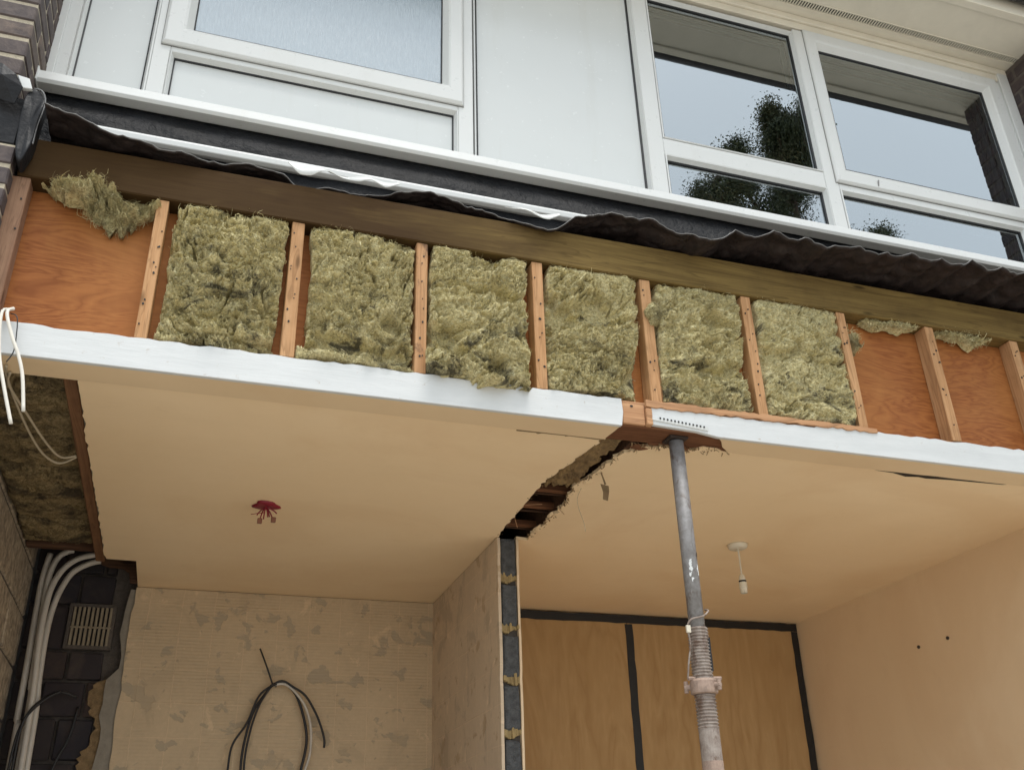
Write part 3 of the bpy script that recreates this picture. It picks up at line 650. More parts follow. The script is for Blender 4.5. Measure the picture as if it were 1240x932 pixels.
# ------------------------------------------------------------------ brick piers
def pier(name, label, xe, side, yf, yb, z0, z1, width, mt, mo, zoff=0.0):
    """side=+1: the return face looks to +x at x=xe (pier extends to -x); side=-1 mirrored"""
    t = thing(name, (xe - side * width / 2, (yf + yb) / 2, z0), label, 'brick pier')
    a, b = sorted((xe - side * .0042, xe - side * width)); m = MB(); m.box(a, b, yf + .0042, yb, z0 + .001, z1); m.build('mortar', mo, t)
    n = int((z1 - z0) / .075)
    for c in range(n):
        z = z0 + c * .075 + .005; r = c % 2; x = 0.0; first = True
        L0 = .215 if r == 0 else .1025; D0 = .1025 if r == 0 else .215
        L = L0; D = D0
        while x < width - .03:
            l = min(L, width - x); q = sorted((xe - side * x, xe - side * (x + l)))
            dj = random.uniform(-.0012, .0012)
            piece('brick', mt, (q[0], q[1], yf + dj, yf + D + dj, z, z + .065), t, .0016)
            x += l + .01; L = .215; D = .1025
        y = yf + D0 + .01
        while y < yb - .02:
            l = min(.215, yb - y); q = sorted((xe, xe - side * .1025)); dj = random.uniform(-.0012, .0012)
            piece('brick', mt, (q[0] + dj, q[1] + dj, y, y + l, z, z + .065), t, .0016); y += l + .01
    return t
pier('brick_pier', 'dark brown brick pier left of the frosted window, above the black plastic tray', -.688, 1, -.05, .285, 3.640, 5.36, .48, 'brick', 'mortar')
pier('brick_pier', 'lower dark brown brick pier at the left edge beneath the black plastic tray', -.647, 1, -.05, .062, .004, 3.455, .48, 'brick', 'mortar')
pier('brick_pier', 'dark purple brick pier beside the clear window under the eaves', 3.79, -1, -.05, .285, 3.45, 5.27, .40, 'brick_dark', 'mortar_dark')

# ------------------------------------------------------------------ membrane, trim, lead, tray
MBR = thing('black_membrane', (1.55, .25, 3.6), 'glossy black damp proof membrane under the white sill', 'membrane')
nx, nz = 170, 18; V = []
for j in range(nz + 1):
    for i in range(nx + 1):
        x = -.69 + 4.48 * i / nx; t = j / nz; z = 3.866 - .29 * t
        y = .176 - .052 * math.sin(min(t * 1.6, 1) * math.pi / 2) + .004 * math.sin(x * 7 + 3 * t) * t + .012 * min(1, t * 3) * (float(vnoise(np.array([x * 9.]), np.array([z * 22.]))[0]) - .5)
        V.append((x, y, z))
F = [(j * (nx + 1) + i, j * (nx + 1) + i + 1, (j + 1) * (nx + 1) + i + 1, (j + 1) * (nx + 1) + i) for j in range(nz) for i in range(nx)]
m = MB(); m.add(V, F); o = m.build('sheet', 'membrane', MBR, smooth=True)
mod = o.modifiers.new('thick', 'SOLIDIFY'); mod.thickness = .003
tr = thing('trim_strip', (.4, .11, 3.67), 'white plastic trim strip above the wavy lead flashing', 'trim strip')
m = MB(); m.prism([(.100, 3.679), (.098, 3.700), (.102, 3.708), (.128, 3.712), (.134, 3.674), (.115, 3.672)], 0, -.485, 1.30); m.build('profile', 'upvc', tr, .002)
EDGE = [(-.60,-.130,3.56),(-.575,-.130,3.56),(-.527,-.123,3.56),(-.443,-.079,3.56),(-.411,-.060,3.56),(-.333,-.050,3.56),(-.287,-.033,3.56),(-.236,-.016,3.56),(-.165,-.022,3.56),(-.128,.001,3.56),(-.093,.003,3.56),(-.036,-.018,3.56),(.028,-.026,3.56),(.093,-.020,3.56),(.122,-.002,3.56),(.168,.040,3.56),(.213,.052,3.56),(.231,.036,3.56),(.264,.022,3.56),(.363,.038,3.56),(.395,.015,3.56),(.442,.022,3.56),(.487,-.014,3.56),(.538,-.036,3.56),(.662,-.052,3.56),(.708,-.014,3.56),(.757,.004,3.56),(.805,-.012,3.56),(.859,.013,3.56),(.936,.018,3.56),(.979,.033,3.56),(1.022,.040,3.56),(1.064,-.004,3.56),(1.097,-.038,3.56),(1.146,-.063,3.56),(1.189,-.104,3.56),(1.304,-.123,3.56),(1.414,-.116,3.56),(1.511,-.082,3.56),(1.577,-.061,3.56),(1.645,-.100,3.56),(1.706,-.138,3.56),(1.811,-.153,3.56),(1.897,-.177,3.56),(1.987,-.169,3.56),(2.070,-.147,3.56),(2.129,-.185,3.56),(2.217,-.183,3.56),(2.326,-.160,3.56),(2.356,-.190,3.56),(2.474,-.201,3.56),(2.594,-.190,3.56),(2.681,-.220,3.56),(2.825,-.209,3.56),(2.929,-.222,3.56),(3.05,-.21,3.56),(3.2,-.23,3.56),(3.4,-.21,3.56),(3.6,-.235,3.56),(3.785,-.22,3.56)]
ex = np.array([p[0] for p in EDGE]); ey = np.array([p[1] for p in EDGE])
xs = np.linspace(-.588, 3.785, 440); k = np.exp(-np.linspace(-2, 2, 13) ** 2); k /= k.sum()
yv = np.interp(xs, ex, ey)
ys = np.convolve(np.pad(yv, 40, 'edge'), np.ones(61) / 61, 'same')[40:-40]           # smooth run of the edge
yv = np.convolve(np.pad(yv, 6, 'edge'), k / 1, 'valid')
# the short waves are the corrugation of the sheet: height, not depth
ray = (3.56 - 1.5) / (ys + 2.567); wave = (ys - yv) * ray; zv = 3.56 + wave
LD = thing('lead_flashing', (1.5, .0, 3.55), 'dark corrugated lead flashing with a wavy free edge above the timber beam', 'flashing')
NXL = 720; xs2 = np.linspace(-.588, 3.785, NXL); ys2 = np.interp(xs2, xs, ys); wv2 = np.interp(xs2, xs, wave)
ph = xs2 / .128 + .35 * np.sin(xs2 * 2.3) + .2 * np.sin(xs2 * 5.9); amp_c = (.004 + .011 * np.clip((xs2 - .9) / .8, 0, 1)) * (.25 + 1.2 * fbm(xs2 * 2.6, xs2 * 0 + 4, 2))
rib = (1 - np.abs(np.sin(math.pi * ph)) ** .8) * 2 - 1
nr = 22; V = []
for j in range(nr + 1):
    t = j / nr; T = np.full(NXL, t)
    y = ys2 + (.125 - ys2) * t
    y = y + (.010 * (vnoise(xs2 * 60, T * 0 + 3) - .5) + .012 * (vnoise(xs2 * 22, T * 0 + 8) - .5)) * max(0, 1 - 4 * t)
    cr = .020 * (ridged(xs2 * 13 + t * 2.2, T * 5 + 2, 3) - .6) + .007 * (fbm(xs2 * 60, T * 20, 2) - .5)
    z = 3.560 + wv2 * (1 - .25 * t) + rib * amp_c * (1 - .3 * t) + .012 * t + cr * (.35 + .65 * min(1, t * 5)) - .010 * max(0, 1 - 6 * t) * vnoise(xs2 * 17, T)
    V += [(float(a), float(b), float(c)) for a, b, c in zip(xs2, y, z)]
F = [(j * NXL + i, j * NXL + i + 1, (j + 1) * NXL + i + 1, (j + 1) * NXL + i) for j in range(nr) for i in range(NXL - 1)]
m = MB(); m.add(V, F); o = m.build('sheet', 'lead', LD, smooth=True); mod = o.modifiers.new('thick', 'SOLIDIFY'); mod.thickness = .003
m = MB(); m.tube([(V[i][0], V[i][1] - .001, V[i][2] + .001) for i in range(0, NXL, 2)], .0017, 5, smooth=0); m.build('edge_highlight', 'edge_light', LD, smooth=True)  # pale wire paints the light along the free edge of the lead
# white film hanging in waves from under the trim
for ft, fb in (([(.113,3.60),(.20,3.610),(.263,3.585),(.36,3.592),(.44,3.596),(.50,3.60)], [(.128,3.588),(.165,3.560),(.205,3.558),(.228,3.572),(.262,3.582),(.318,3.573),(.36,3.563),(.40,3.578),(.45,3.568),(.495,3.585)]),
               ([(.86,3.584),(.93,3.582),(1.00,3.580),(1.07,3.588)], [(.87,3.578),(.93,3.570),(.975,3.562),(1.03,3.556),(1.068,3.574)])):
    n = 60; xa = np.linspace(max(ft[0][0], fb[0][0]), min(ft[-1][0], fb[-1][0]), n)
    zt = np.interp(xa, *zip(*ft)); zb = np.interp(xa, *zip(*fb)); V = []; F = []
    for i in range(n):
        yy = -.028 + .008 * math.sin(xa[i] * 45)
        V += [(float(xa[i]), yy + .01, float(max(zt[i], zb[i] + .003))), (float(xa[i]), yy, float(zb[i]))]
    F = [(2 * i, 2 * i + 1, 2 * i + 3, 2 * i + 2) for i in range(n - 1)]
    m = MB(); m.add(V, F)
    o = m.build('film_scrap', 'upvc', None, smooth=True, label='crinkled white film scrap showing under the trim, %s' % ('the longer one to the left' if ft[0][0] < .5 else 'the short one near the middle'), cat='film', group='white film scraps')
    mod = o.modifiers.new('thick', 'SOLIDIFY'); mod.thickness = .002
# folded black tray end on the brick pier
TY = thing('damp_tray', (-.62, -.07, 3.4), 'folded black plastic tray end poking out from the brick pier', 'damp tray')
ol = [(-.655,3.665),(-.640,3.675),(-.615,3.668),(-.600,3.640),(-.598,3.60),(-.606,3.53),(-.604,3.46),(-.612,3.41),(-.624,3.375),(-.640,3.395),(-.650,3.45),(-.655,3.52),(-.660,3.60)]
m = MB(); n = len(ol); cx = sum(p[0] for p in ol) / n
rings = [(1.0, -.012), (1.0, -.060), (.93, -.070), (.45, -.066)]
vs = []
for sc_, y in rings:
    for (x, z) in ol: vs.append((cx + (x - cx) * sc_, y + .012 * math.sin(z * 40), 3.52 + (z - 3.52) * (.6 + .4 * sc_)))
fs = [(i * n + k, i * n + (k + 1) % n, (i + 1) * n + (k + 1) % n, (i + 1) * n + k) for i in range(3) for k in range(n)] + [tuple(range(3 * n, 4 * n))]
m.add(vs, fs); o = m.build('pouch', 'tray', TY, smooth=True); mod = o.modifiers.new('sub', 'SUBSURF'); mod.levels = 2; mod.render_levels = 2
m = MB(); m.tube([(-.640, -.055, 3.672), (-.617, -.062, 3.664), (-.602, -.062, 3.636), (-.600, -.06, 3.60), (-.606, -.06, 3.53), (-.605, -.06, 3.46)], .0025, 6); m.build('rim', 'edge_light', TY)  # pale grey tube paints the bright lip of the black pouch
m = MB(); vs = []
fl = [(-.80,3.74,-.075),(-.73,3.715,-.09),(-.685,3.675,-.10),(-.660,3.635,-.095),(-.675,3.58,-.08),(-.73,3.60,-.07),(-.80,3.62,-.07)]
m.add([(x, y, z) for x, z, y in fl] + [(-.72, -.105, 3.66)], [(i, (i + 1) % 7, 7) for i in range(7)]); o = m.build('flap', 'tray', TY); mod = o.modifiers.new('thick', 'SOLIDIFY'); mod.thickness = .004
m = MB(); m.prism([(-.690, 3.700), (-.655, 3.694), (-.640, 3.655), (-.668, 3.652)], 1, -.072, -.058); m.build('paint_patch', 'upvc', TY, .002)
box('back_fold', 'tray', (-.80, -.652, -.045, .20, 3.457, 3.638), TY, .006)

# ------------------------------------------------------------------ stripped timber frame above the opening
TF = thing('stud_wall', (1.5, .05, 2.89), 'stripped timber wall frame with pine studs between the beam and the white lintel', 'wall frame')
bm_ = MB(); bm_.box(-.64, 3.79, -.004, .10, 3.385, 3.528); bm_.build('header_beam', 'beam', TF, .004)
box('bottom_plate', 'plate', (-.64, 3.785, .012, .100, 2.862, 2.897), TF, .003)
SX = [(-.680, -.602, 'stud_old'), (-.246, -.212, 'stud'), (.160, .200, 'stud'), (.565, .602, 'stud_dirty'), (.966, 1.004, 'stud'), (1.370, 1.410, 'stud'), (1.778, 1.816, 'stud'), (2.190, 2.226, 'stud'), (2.594, 2.634, 'stud'), (3.008, 3.048, 'stud'), (3.41, 3.45, 'stud')]
for x0, x1, mt in SX:
    m = MB(); m.box(x0, x1, .004, .0635, 2.8975, 3.3845); st = m.build('stud', mt, TF, .002, .0008)
    mm = MB()
    for q in range(9 if mt != 'stud_old' else 6):
        z = random.uniform(2.93, 3.35); x = random.uniform(x0 + .007, x1 - .007); r = random.uniform(.0016, .0036)
        mm.add([(x + r * math.cos(a) * .9, .0015, z + r * 1.25 * math.sin(a)) for a in [math.pi * 2 * k / 8 for k in range(8)]] + [(x + r * math.cos(a), .006, z + r * math.sin(a)) for a in [math.pi * 2 * k / 8 for k in range(8)]],
               [tuple(range(8))] + [(k, (k + 1) % 8, 8 + (k + 1) % 8, 8 + k) for k in range(8)])
    mm.build('nail_holes', 'black', st, kind='stuff')
box('stud', 'stud', (1.411, 1.426, .02, .056, 2.898, 3.09), TF, .002)
for x0, x1 in ((-.64, 1.19), (1.193, 3.785)):
    box('sheathing_sheet', 'sheath', (x0, x1, .0645, .080, 2.8985, 3.3835), TF, .001)

# ------------------------------------------------------------------ insulation
GB = 'insulation batts between the studs'
wool('insulation_scrap', 'torn scrap of yellow wool left hanging under the beam in the far left bay', 'insulation', GB, [-.575,-.52,-.40], [-.235,-.24,-.30], [3.318,3.298,3.262,3.250,3.285,3.272,3.240,3.292,3.276,3.318], [3.385,3.392,3.425,3.40,3.385,3.38], -.005, 'wool_dirty', tuck=False, seed=1, amp=1.25, thick=.05, fibres=4500, nu=150, nv=90, bulge=.055, loose=1.5)
wool('insulation_batt', 'shaggy yellow wool batt in the second bay from the left, its face torn into tufts', 'insulation', GB, [-.188,-.184,-.186,-.190], [.148,.147,.140,.142], [2.905,2.912,2.900,2.905], [3.402] * 4, .003, seed=2, amp=1.2)
wool('insulation_batt', 'yellow wool batt sagging over a dark crack along its foot, right of the shaggy one', 'insulation', GB, [.225,.231,.233,.231], [.560,.556,.558,.562], [2.962,2.945,2.925,2.905], [3.402] * 4, .003, seed=3, holes=((.35, .93, .30, .035), (.8, .72, .10, .06)))
wool('insulation_scrap', 'flat strip of yellow wool lying on the white lintel below the sagging batt', 'insulation', GB, [.205,.203], [.560,.566], [2.903,2.903,2.900,2.899], [2.938,2.930,2.912,2.905], .0, tuck=False, seed=14, fibres=900, nu=60, nv=10, amp=.5, bulge=.004, thick=.07)
wool('insulation_batt', 'yellow wool batt with a torn hole that droops over the white lintel', 'insulation', GB, [.620,.612,.606,.604], [.948,.938,.934,.935], [2.900,2.884,2.868,2.874,2.878], [3.402] * 4, .003, seed=4, slump=.055, holes=((.80, .36, .11, .045), (.70, .31, .09, .03)))
wool('insulation_batt', 'yellow wool batt with a grey lower corner, right of the drooping one', 'insulation', GB, [1.030,1.015,1.006,1.006], [1.356,1.350,1.338,1.336], [2.90,2.902,2.905,2.915], [3.402] * 4, .003, seed=5, amp=1.1)
wool('insulation_batt', 'yellow wool batt above the prop with a level tear across its lower third', 'insulation', GB, [1.443,1.430,1.420,1.418], [1.768,1.760,1.752,1.750], [2.905] * 4, [3.402] * 4, .003, seed=6, holes=((.55, .70, .22, .02),), amp=.85)
wool('insulation_batt', 'flat faced yellow wool batt, the last full one on the right', 'insulation', GB, [1.846,1.838,1.830,1.826], [2.186,2.187,2.186,2.184], [2.90] * 4, [3.402] * 4, .003, seed=7, amp=.55, fibres=5000)
wool('insulation_scrap', 'thin scrap of wool hanging at the corner of the first empty right bay', 'insulation', GB, [2.236,2.245,2.262], [2.285,2.272,2.268], [3.25,3.225,3.25], [3.384] * 3, .02, tuck=False, seed=8, fibres=900, nu=30, nv=50, thick=.05, loose=1.6)
wool('insulation_scrap', 'fringe of wool along the beam in the first empty bay on the right', 'insulation', GB, [2.315,2.34], [2.575,2.56], [3.368,3.362,3.373,3.364,3.376], [3.385] * 3, .028, tuck=False, seed=9, amp=1.0, fibres=3600, nu=110, nv=26, thick=.03, loose=6)
wool('insulation_scrap', 'fringe of wool with a hanging tuft in the second empty bay on the right', 'insulation', GB, [2.65,2.68], [2.93,2.90], [3.374,3.370,3.368,3.366,3.325,3.366,3.372], [3.385] * 3, .028, tuck=False, seed=10, amp=1.0, fibres=3600, nu=110, nv=26, thick=.03, loose=6)
wool('insulation_scrap', 'small grey brown tuft of wool caught on the stud beside the batt above the prop', 'insulation', GB, [1.378,1.392,1.40], [1.428,1.44,1.43], [3.19,3.20], [3.25,3.29,3.25], -.008, 'wool_dirty', tuck=False, seed=11, fibres=600, nu=24, nv=24, thick=.02, bulge=.02, amp=.7)

# ------------------------------------------------------------------ lintel and its white casing
LT = box('timber_lintel', 'redwood', (-.645, 3.785, .013, .128, 2.806, 2.8615), None, .002, label='old red brown timber lintel bared between the two white boards', cat='lintel')
CL = thing('lintel_casing', (.3, .0, 2.80), 'chipped white lintel board over the left room, with magnolia underside', 'lintel board')
m = MB(); top = [(x, 2.893 + random.uniform(-.0035, .003)) for x in np.linspace(1.256, -.645, 70)]
m.prism([(-.645, 2.7955)] + [(1.251, 2.7955)] + [(1.259, 2.845)] + [(float(a), b) for a, b in top], 1, -.004, .0115); m.build('front_board', 'whiteboard', CL, .0015)
m = MB(); m.prism([(-.645, .0), (1.250, .0), (1.246, .05), (1.238, .116), (-.645, .116)], 2, 2.7965, 2.8055); m.build('soffit_board', 'strip', CL, .001)
CR = thing('lintel_casing', (2.5, .0, 2.80), 'chipped white lintel board over the right room, split along its top edge', 'lintel board')
top = []
for x in np.linspace(3.785, 1.362, 90):
    z = 2.889 + random.uniform(-.004, .003)
    if x < 2.0: z -= .012
    top.append((float(x), z))
m = MB(); m.prism([(1.362, 2.812), (1.52, 2.806), (1.60, 2.794), (3.785, 2.794)] + top, 1, -.004, .0115); m.build('front_board', 'whiteboard', CR, .0015)
m = MB(); m.prism([(1.60, .0), (3.785, .0), (3.785, .113)] + ragged(3.0, .113, 2.32, .113, 8, .003) + ragged(2.30, .113, 1.78, .112, 14, .003) + [(1.70, .108), (1.655, .07), (1.63, .03)], 2, 2.7945, 2.8055); m.build('soffit_board', 'strip', CR, .001)
# raw timber strip above the right board and end grain at its left end
m = MB(); tp = [(float(x), 2.899 + random.uniform(-.003, .002)) for x in np.linspace(2.25, 1.342, 50)]
lo = [(float(x), (2.872 + .012 * (x - 1.342)) + random.uniform(-.004, .004)) for x in np.linspace(1.342, 2.25, 50)]
m.prism(lo + tp, 1, -.009, .0035); m.build('split_edge', 'plate', CR, .001)
box('end_block', 'plate', (1.340, 1.361, -.009, .0115, 2.808, 2.868), CR, .002)
BF = box('timber_block', 'plate', (1.257, 1.339, .001, .0125, 2.808, 2.882), None, .003, label='bare orange timber block filling the gap between the white boards', cat='timber block')
m = MB(); m.add([(1.292 + .006 * math.cos(a), -.0005, 2.872 + .004 * math.sin(a)) for a in [k * .785 for k in range(8)]], [tuple(range(8))]); m.build('nail_hole', 'black', BF)
# black strip put in as shade where the lintel underside has come away
m = MB(); m.prism([(1.70, .112), (2.0, .1165), (2.30, .117), (2.33, .126), (2.40, .130), (2.47, .150), (2.52, .141), (2.56, .147), (2.66, .136), (2.90, .127), (2.92, .1185), (2.32, .1165), (1.70, .1105)], 2, 2.7985, 2.8025)
m.build('gap_shadow_board', 'black', None, label='black strip standing for the shade in the gap between the right lintel board and the ceiling', cat='gap')
m = MB(); m.prism([(.93, .1165), (.935, .128), (1.0, .126), (1.01, .133), (1.02, .125), (1.10, .124), (1.105, .129), (1.115, .123), (1.23, .127), (1.24, .1165)], 2, 2.7975, 2.8025)
m.build('plaster_crumb', 'brownmortar', None, label='broken plaster line where the left lintel board meets the ceiling', cat='plaster')
# perforated metal angle bead
BD = thing('angle_bead', (1.45, -.008, 2.80), 'bent perforated metal plaster bead at the left end of the right lintel board', 'plaster bead')
m = MB()
m.add([(1.343, -.008, 2.829), (1.562, -.008, 2.811), (1.562, -.010, 2.823), (1.50, -.009, 2.826), (1.40, -.009, 2.834), (1.36, -.009, 2.836)], [(0, 1, 2, 3, 4, 5)])
m.add([(1.343, -.008, 2.829), (1.562, -.008, 2.811), (1.562, .008, 2.809), (1.345, .008, 2.824)], [(0, 1, 2, 3)])
o = m.build('flange', 'upvc', BD); mod = o.modifiers.new('thick', 'SOLIDIFY'); mod.thickness = .0012
m = MB()
for i in range(13):
    x = 1.385 + i * .0133; z = 2.8315 - (x - 1.343) * .0822 + .004
    m.box(x, x + .005, -.0112, -.0095, z, z + .006)
m.build('perforations', 'black', BD, kind='stuff')

# ------------------------------------------------------------------ slot in the ceiling where the partition stood
SR = thing('mortar_strip', (1.25, .34, 2.80), 'rough ochre mortar strip left in the ceiling slot above the missing partition', 'mortar')
nx, ny = 14, 44; V = []
for j in range(ny + 1):
    for i in range(nx + 1):
        t = j / ny; y = .13 + .43 * t + .02 * math.sin(i * 1.7) * (t > .95); xl = 1.232 - .048 * t + .010 * (float(vnoise(np.array([3.]), np.array([y * 40]))[0]) - .5); xr = 1.305 - .008 * t + .03 * (float(vnoise(np.array([9.]), np.array([y * 45]))[0]) - .5)
        x = xl + (xr - xl) * i / nx; z = 2.808 - .034 * (fbm(np.array([x * 55.]), np.array([y * 30.]), 4)[0] - .3) + (.012 if i in (0, nx) else 0)
        V.append((x, y, float(z)))
m = MB(); m.add(V, [(j * (nx + 1) + i, j * (nx + 1) + i + 1, (j + 1) * (nx + 1) + i + 1, (j + 1) * (nx + 1) + i) for j in range(ny) for i in range(nx)])
o = m.build('slab', m_plain('ochre_mortar', (.27, .175, .075), .95, .25, 26, 1.0, .012, c2=(.12, .075, .035)), SR); mod = o.modifiers.new('thick', 'SOLIDIFY'); mod.thickness = .012
NG = 'timber noggings in the ceiling slot'
for y, lb, dz in ((.70, 'red brown nogging in the ceiling slot, nearest the mortar strip', .0), (.90, 'red brown nogging in the middle of the dark ceiling slot', .006), (1.12, 'red brown nogging in the ceiling slot just above the partition end', .002)):
    box('nogging', 'redwood', (1.16, 1.37, y, y + .028, 2.836 + dz, 2.862 + dz), None, .003, label=lb, cat='nogging', group=NG)
    box('lath', 'darkwood', (1.17, 1.36, y + .075, y + .085, 2.850, 2.856), None, .001, label=lb.replace('red brown nogging', 'thin dark lath').replace(' in', ' behind the nogging in', 1), cat='lath', group='laths in the ceiling slot')
for (x, lb) in ((1.13, 'left'), (1.355, 'right')):
    box('slot_joist', 'darkwood', (x, x + .04, .13, 2.3, 2.816, 3.15), None, .002, label='dark floor joist along the %s side of the ceiling slot' % lb, cat='joist')
# ragged plaster crumbs along the right edge of the slot
def crumb(cx, cy, cz, sx, sy, sz, mat, label, seed):
    r = random.Random(seed); bm = bmesh.new(); bmesh.ops.create_icosphere(bm, subdivisions=2, radius=1)
    for v in bm.verts: v.co = Vector((v.co.x * sx, v.co.y * sy, v.co.z * sz)) * (1 + r.uniform(-.32, .32))
    me = bpy.data.meshes.new('plaster_lump'); bm.to_mesh(me); bm.free()
    return link('plaster_lump', me, mat, None, (cx, cy, cz), label, 'plaster lump', 'broken plaster lumps')
for i, (x, y, sx, sy, lb) in enumerate([(1.345, .50, .022, .03, 'broken plaster lump hanging at the middle of the slot edge'), (1.352, .60, .014, .02, 'small plaster lump beside the mortar strip end'), (1.345, 1.06, .016, .05, 'ragged plaster lump at the slot edge beside the partition end'), (1.338, .88, .009, .03, 'thin plaster lump at the far part of the slot edge'),
                                   (1.395, .165, .032, .022, 'plaster lump under the lintel left of the prop head'), (1.545, .135, .025, .02, 'plaster lump under the lintel right of the prop head'), (1.43, .125, .022, .012, 'dark plaster lump touching the prop head')]):
    crumb(x - .008, y, 2.805, sx, sy, .006, 'ceil' if i not in (4, 5, 6) else 'redwood', lb, i)
m = MB(); rr = random.Random(5)
def shred(x, y, n, L):
    for q in range(n):
        px, py = x + rr.uniform(-.012, .012), y + rr.uniform(-.012, .012); a = rr.uniform(0, 6.28); l = rr.uniform(.3, 1) * L; w = rr.uniform(.001, .005)
        dx, dy, dz = math.cos(a) * l * .6, math.sin(a) * l * .6, -rr.uniform(.1, .8) * l
        m.add([(px - w, py, 2.805), (px + w, py + w, 2.805), (px + dx + w * .6, py + dy, 2.805 + dz), (px + dx - w * .3, py + dy + w * .3, 2.805 + dz * 1.1)], [(0, 1, 2, 3)])
for (x, y) in right_edge[::1]: shred(x, y, 3, .020)
for (x, y) in left_edge[::2]: shred(x, y, 2, .014)
for q in range(14): shred(1.36 + q * .021, .128 + rr.uniform(-.02, .01), 3, .026)
o = m.build('torn_fibres', 'brownmortar', SR, kind='stuff')
SCR = thing('hanging_scrap', (1.375, .42, 2.72), 'brown scrap of torn lining dangling from the slot edge', 'scrap')
m = MB(); m.add([(1.345, .40, 2.80), (1.352, .41, 2.805), (1.372, .42, 2.765), (1.366, .42, 2.762)], [(0, 1, 2, 3)])
m.add([(1.352, .42, 2.765), (1.385, .425, 2.762), (1.388, .43, 2.745), (1.378, .425, 2.705), (1.357, .42, 2.707), (1.360, .42, 2.735)], [(0, 1, 2, 3, 4, 5)])
o = m.build('paper', m_plain('brown_paper', (.22, .15, .08), .9, .2, 40, .4), SCR); mod = o.modifiers.new('thick', 'SOLIDIFY'); mod.thickness = .002
m = MB(); m.tube([(1.335, .56, 2.80), (1.315, .56, 2.755), (1.322, .56, 2.71), (1.332, .55, 2.66), (1.336, .55, 2.628)], .0011, 5)
m.build('hanging_wire', 'cable_cream', None, label='thin loose wire hanging from the slot into the right room', cat='wire')
for i, (a, b) in enumerate([((1.19, .80, 2.806), (1.25, .76, 2.80)), ((1.20, .95, 2.806), (1.235, 1.02, 2.79)), ((1.335, .80, 2.803), (1.345, .77, 2.77))]):
    m = MB(); m.tube([a, b], .0014, 5); m.build('splinter', 'plate', None, label='pale wood splinter sticking out of the ceiling slot, %s' % ('nearest the mortar strip', 'nearest the partition', 'on the right edge')[i], cat='splinter', group='splinters in the slot')

# ------------------------------------------------------------------ steel prop
PX, PY = 1.478, .066
PR = thing('steel_prop', (PX, PY, .15), 'adjustable steel prop holding up the timber lintel', 'steel prop')
box('head_plate', 'rust', (PX - .034, PX + .034, PY - .028, PY + .036, 2.796, 2.8055), PR, .002)
m = MB(); m.lathe(PX, PY, [(.0245, 2.10), (.0245, 2.792)], 24); it = m.build('inner_tube', 'steel', PR, smooth=False)
for p in it.data.polygons: p.use_smooth = abs(p.normal.z) < .5
m = MB()
for z, a in ((2.40, -35), (2.275, -30), (2.62, -30)):
    a = math.radians(a); cx, cy = PX + .0245 * math.cos(a), PY + .0245 * math.sin(a)
    t = Vector((-math.sin(a), math.cos(a), 0)); nrm = Vector((math.cos(a), math.sin(a), 0))
    m.add([Vector((cx, cy, z)) + nrm * .0006 + t * .0065 * math.cos(k * .785) + Vector((0, 0, .0085 * math.sin(k * .785))) for k in range(8)], [tuple(range(8))])
m.build('pin_holes', 'black', PR, kind='stuff')
m = MB()
for q in range(26):
    a = math.radians(random.choice((-112, -108, -116, -52)) + random.uniform(-9, 9)); z = random.gauss(2.355, .014); w = random.uniform(.05, .16); hh = random.uniform(.003, .009)
    m.add([(PX + .0250 * math.cos(a + w * math.cos(k)), PY + .0250 * math.sin(a + w * math.cos(k)), z + hh * math.sin(k) * random.uniform(.6, 1.2)) for k in (0, 1, 2, 3, 4, 5)], [tuple(range(6))])
m.build('paint_splash', 'upvc', PR)
pf = [(.0285, 2.172)]; z = 2.170
while z > 1.885: pf += [(.0285, z), (.0318, z - .0025), (.0318, z - .0045), (.0285, z - .007)]; z -= .0098
pf += [(.0300, 1.880), (.0302, 1.84), (.0302, .165)]
m = MB(); m.lathe(PX, PY, pf[::-1], 24); ot = m.build('outer_tube', 'steel_pale', PR)
m = MB()
m.box(PX + .020, PX + .0265, PY - .023, PY - .013, 2.04, 2.14)
m.build('pin_slot', 'black', PR)
m = MB(); m.lathe(PX, PY, [(.033, 1.975), (.040, 1.978), (.041, 1.985), (.041, 2.012), (.038, 2.018), (.033, 2.018)], 20); cl = m.build('collar_nut', 'collar', PR)
m = MB()
for a in (-60, 150):
    a = math.radians(a); d = Vector((math.cos(a), math.sin(a), 0)); p = Vector((PX, PY, 1.998))
    m.tube([p + d * .038, p + d * .058], [.010, .008], 8, smooth=0); m.tube([p + d * .052 + Vector((0, 0, -.016)), p + d * .052 + Vector((0, 0, .018))], .007, 8, smooth=0)
m.build('lug', 'collar', cl, .001)
m = MB(); m.tube([(PX - .050, PY, 2.020), (PX + .055, PY - .01, 2.022)], .0065, 8, smooth=0); m.build('locking_pin', 'collar', PR)
m = MB(); m.tube([(PX - .05, PY, 2.02), (PX - .048, PY - .01, 2.06), (PX - .040, PY - .02, 2.12), (PX - .047, PY - .025, 2.165), (PX - .034, PY - .03, 2.19), (PX + .005, PY - .034, 2.200), (PX + .034, PY - .02, 2.222), (PX + .033, PY, 2.23)], .0028, 6); m.build('wire_loop', 'steel_pale', PR)
box('tag', 'plastic_white', (PX - .052, PX - .038, PY - .03, PY - .022, 2.150, 2.172), PR, .001)
m = MB(); m.lathe(PX, PY, [(.0308, 1.735), (.0312, 1.76), (.0308, 1.79)], 20); m.build('paint_band', 'collar', PR)
box('base_plate', 'rust', (PX - .075, PX + .075, PY - .075, PY + .075, .152, .160), PR, .002)

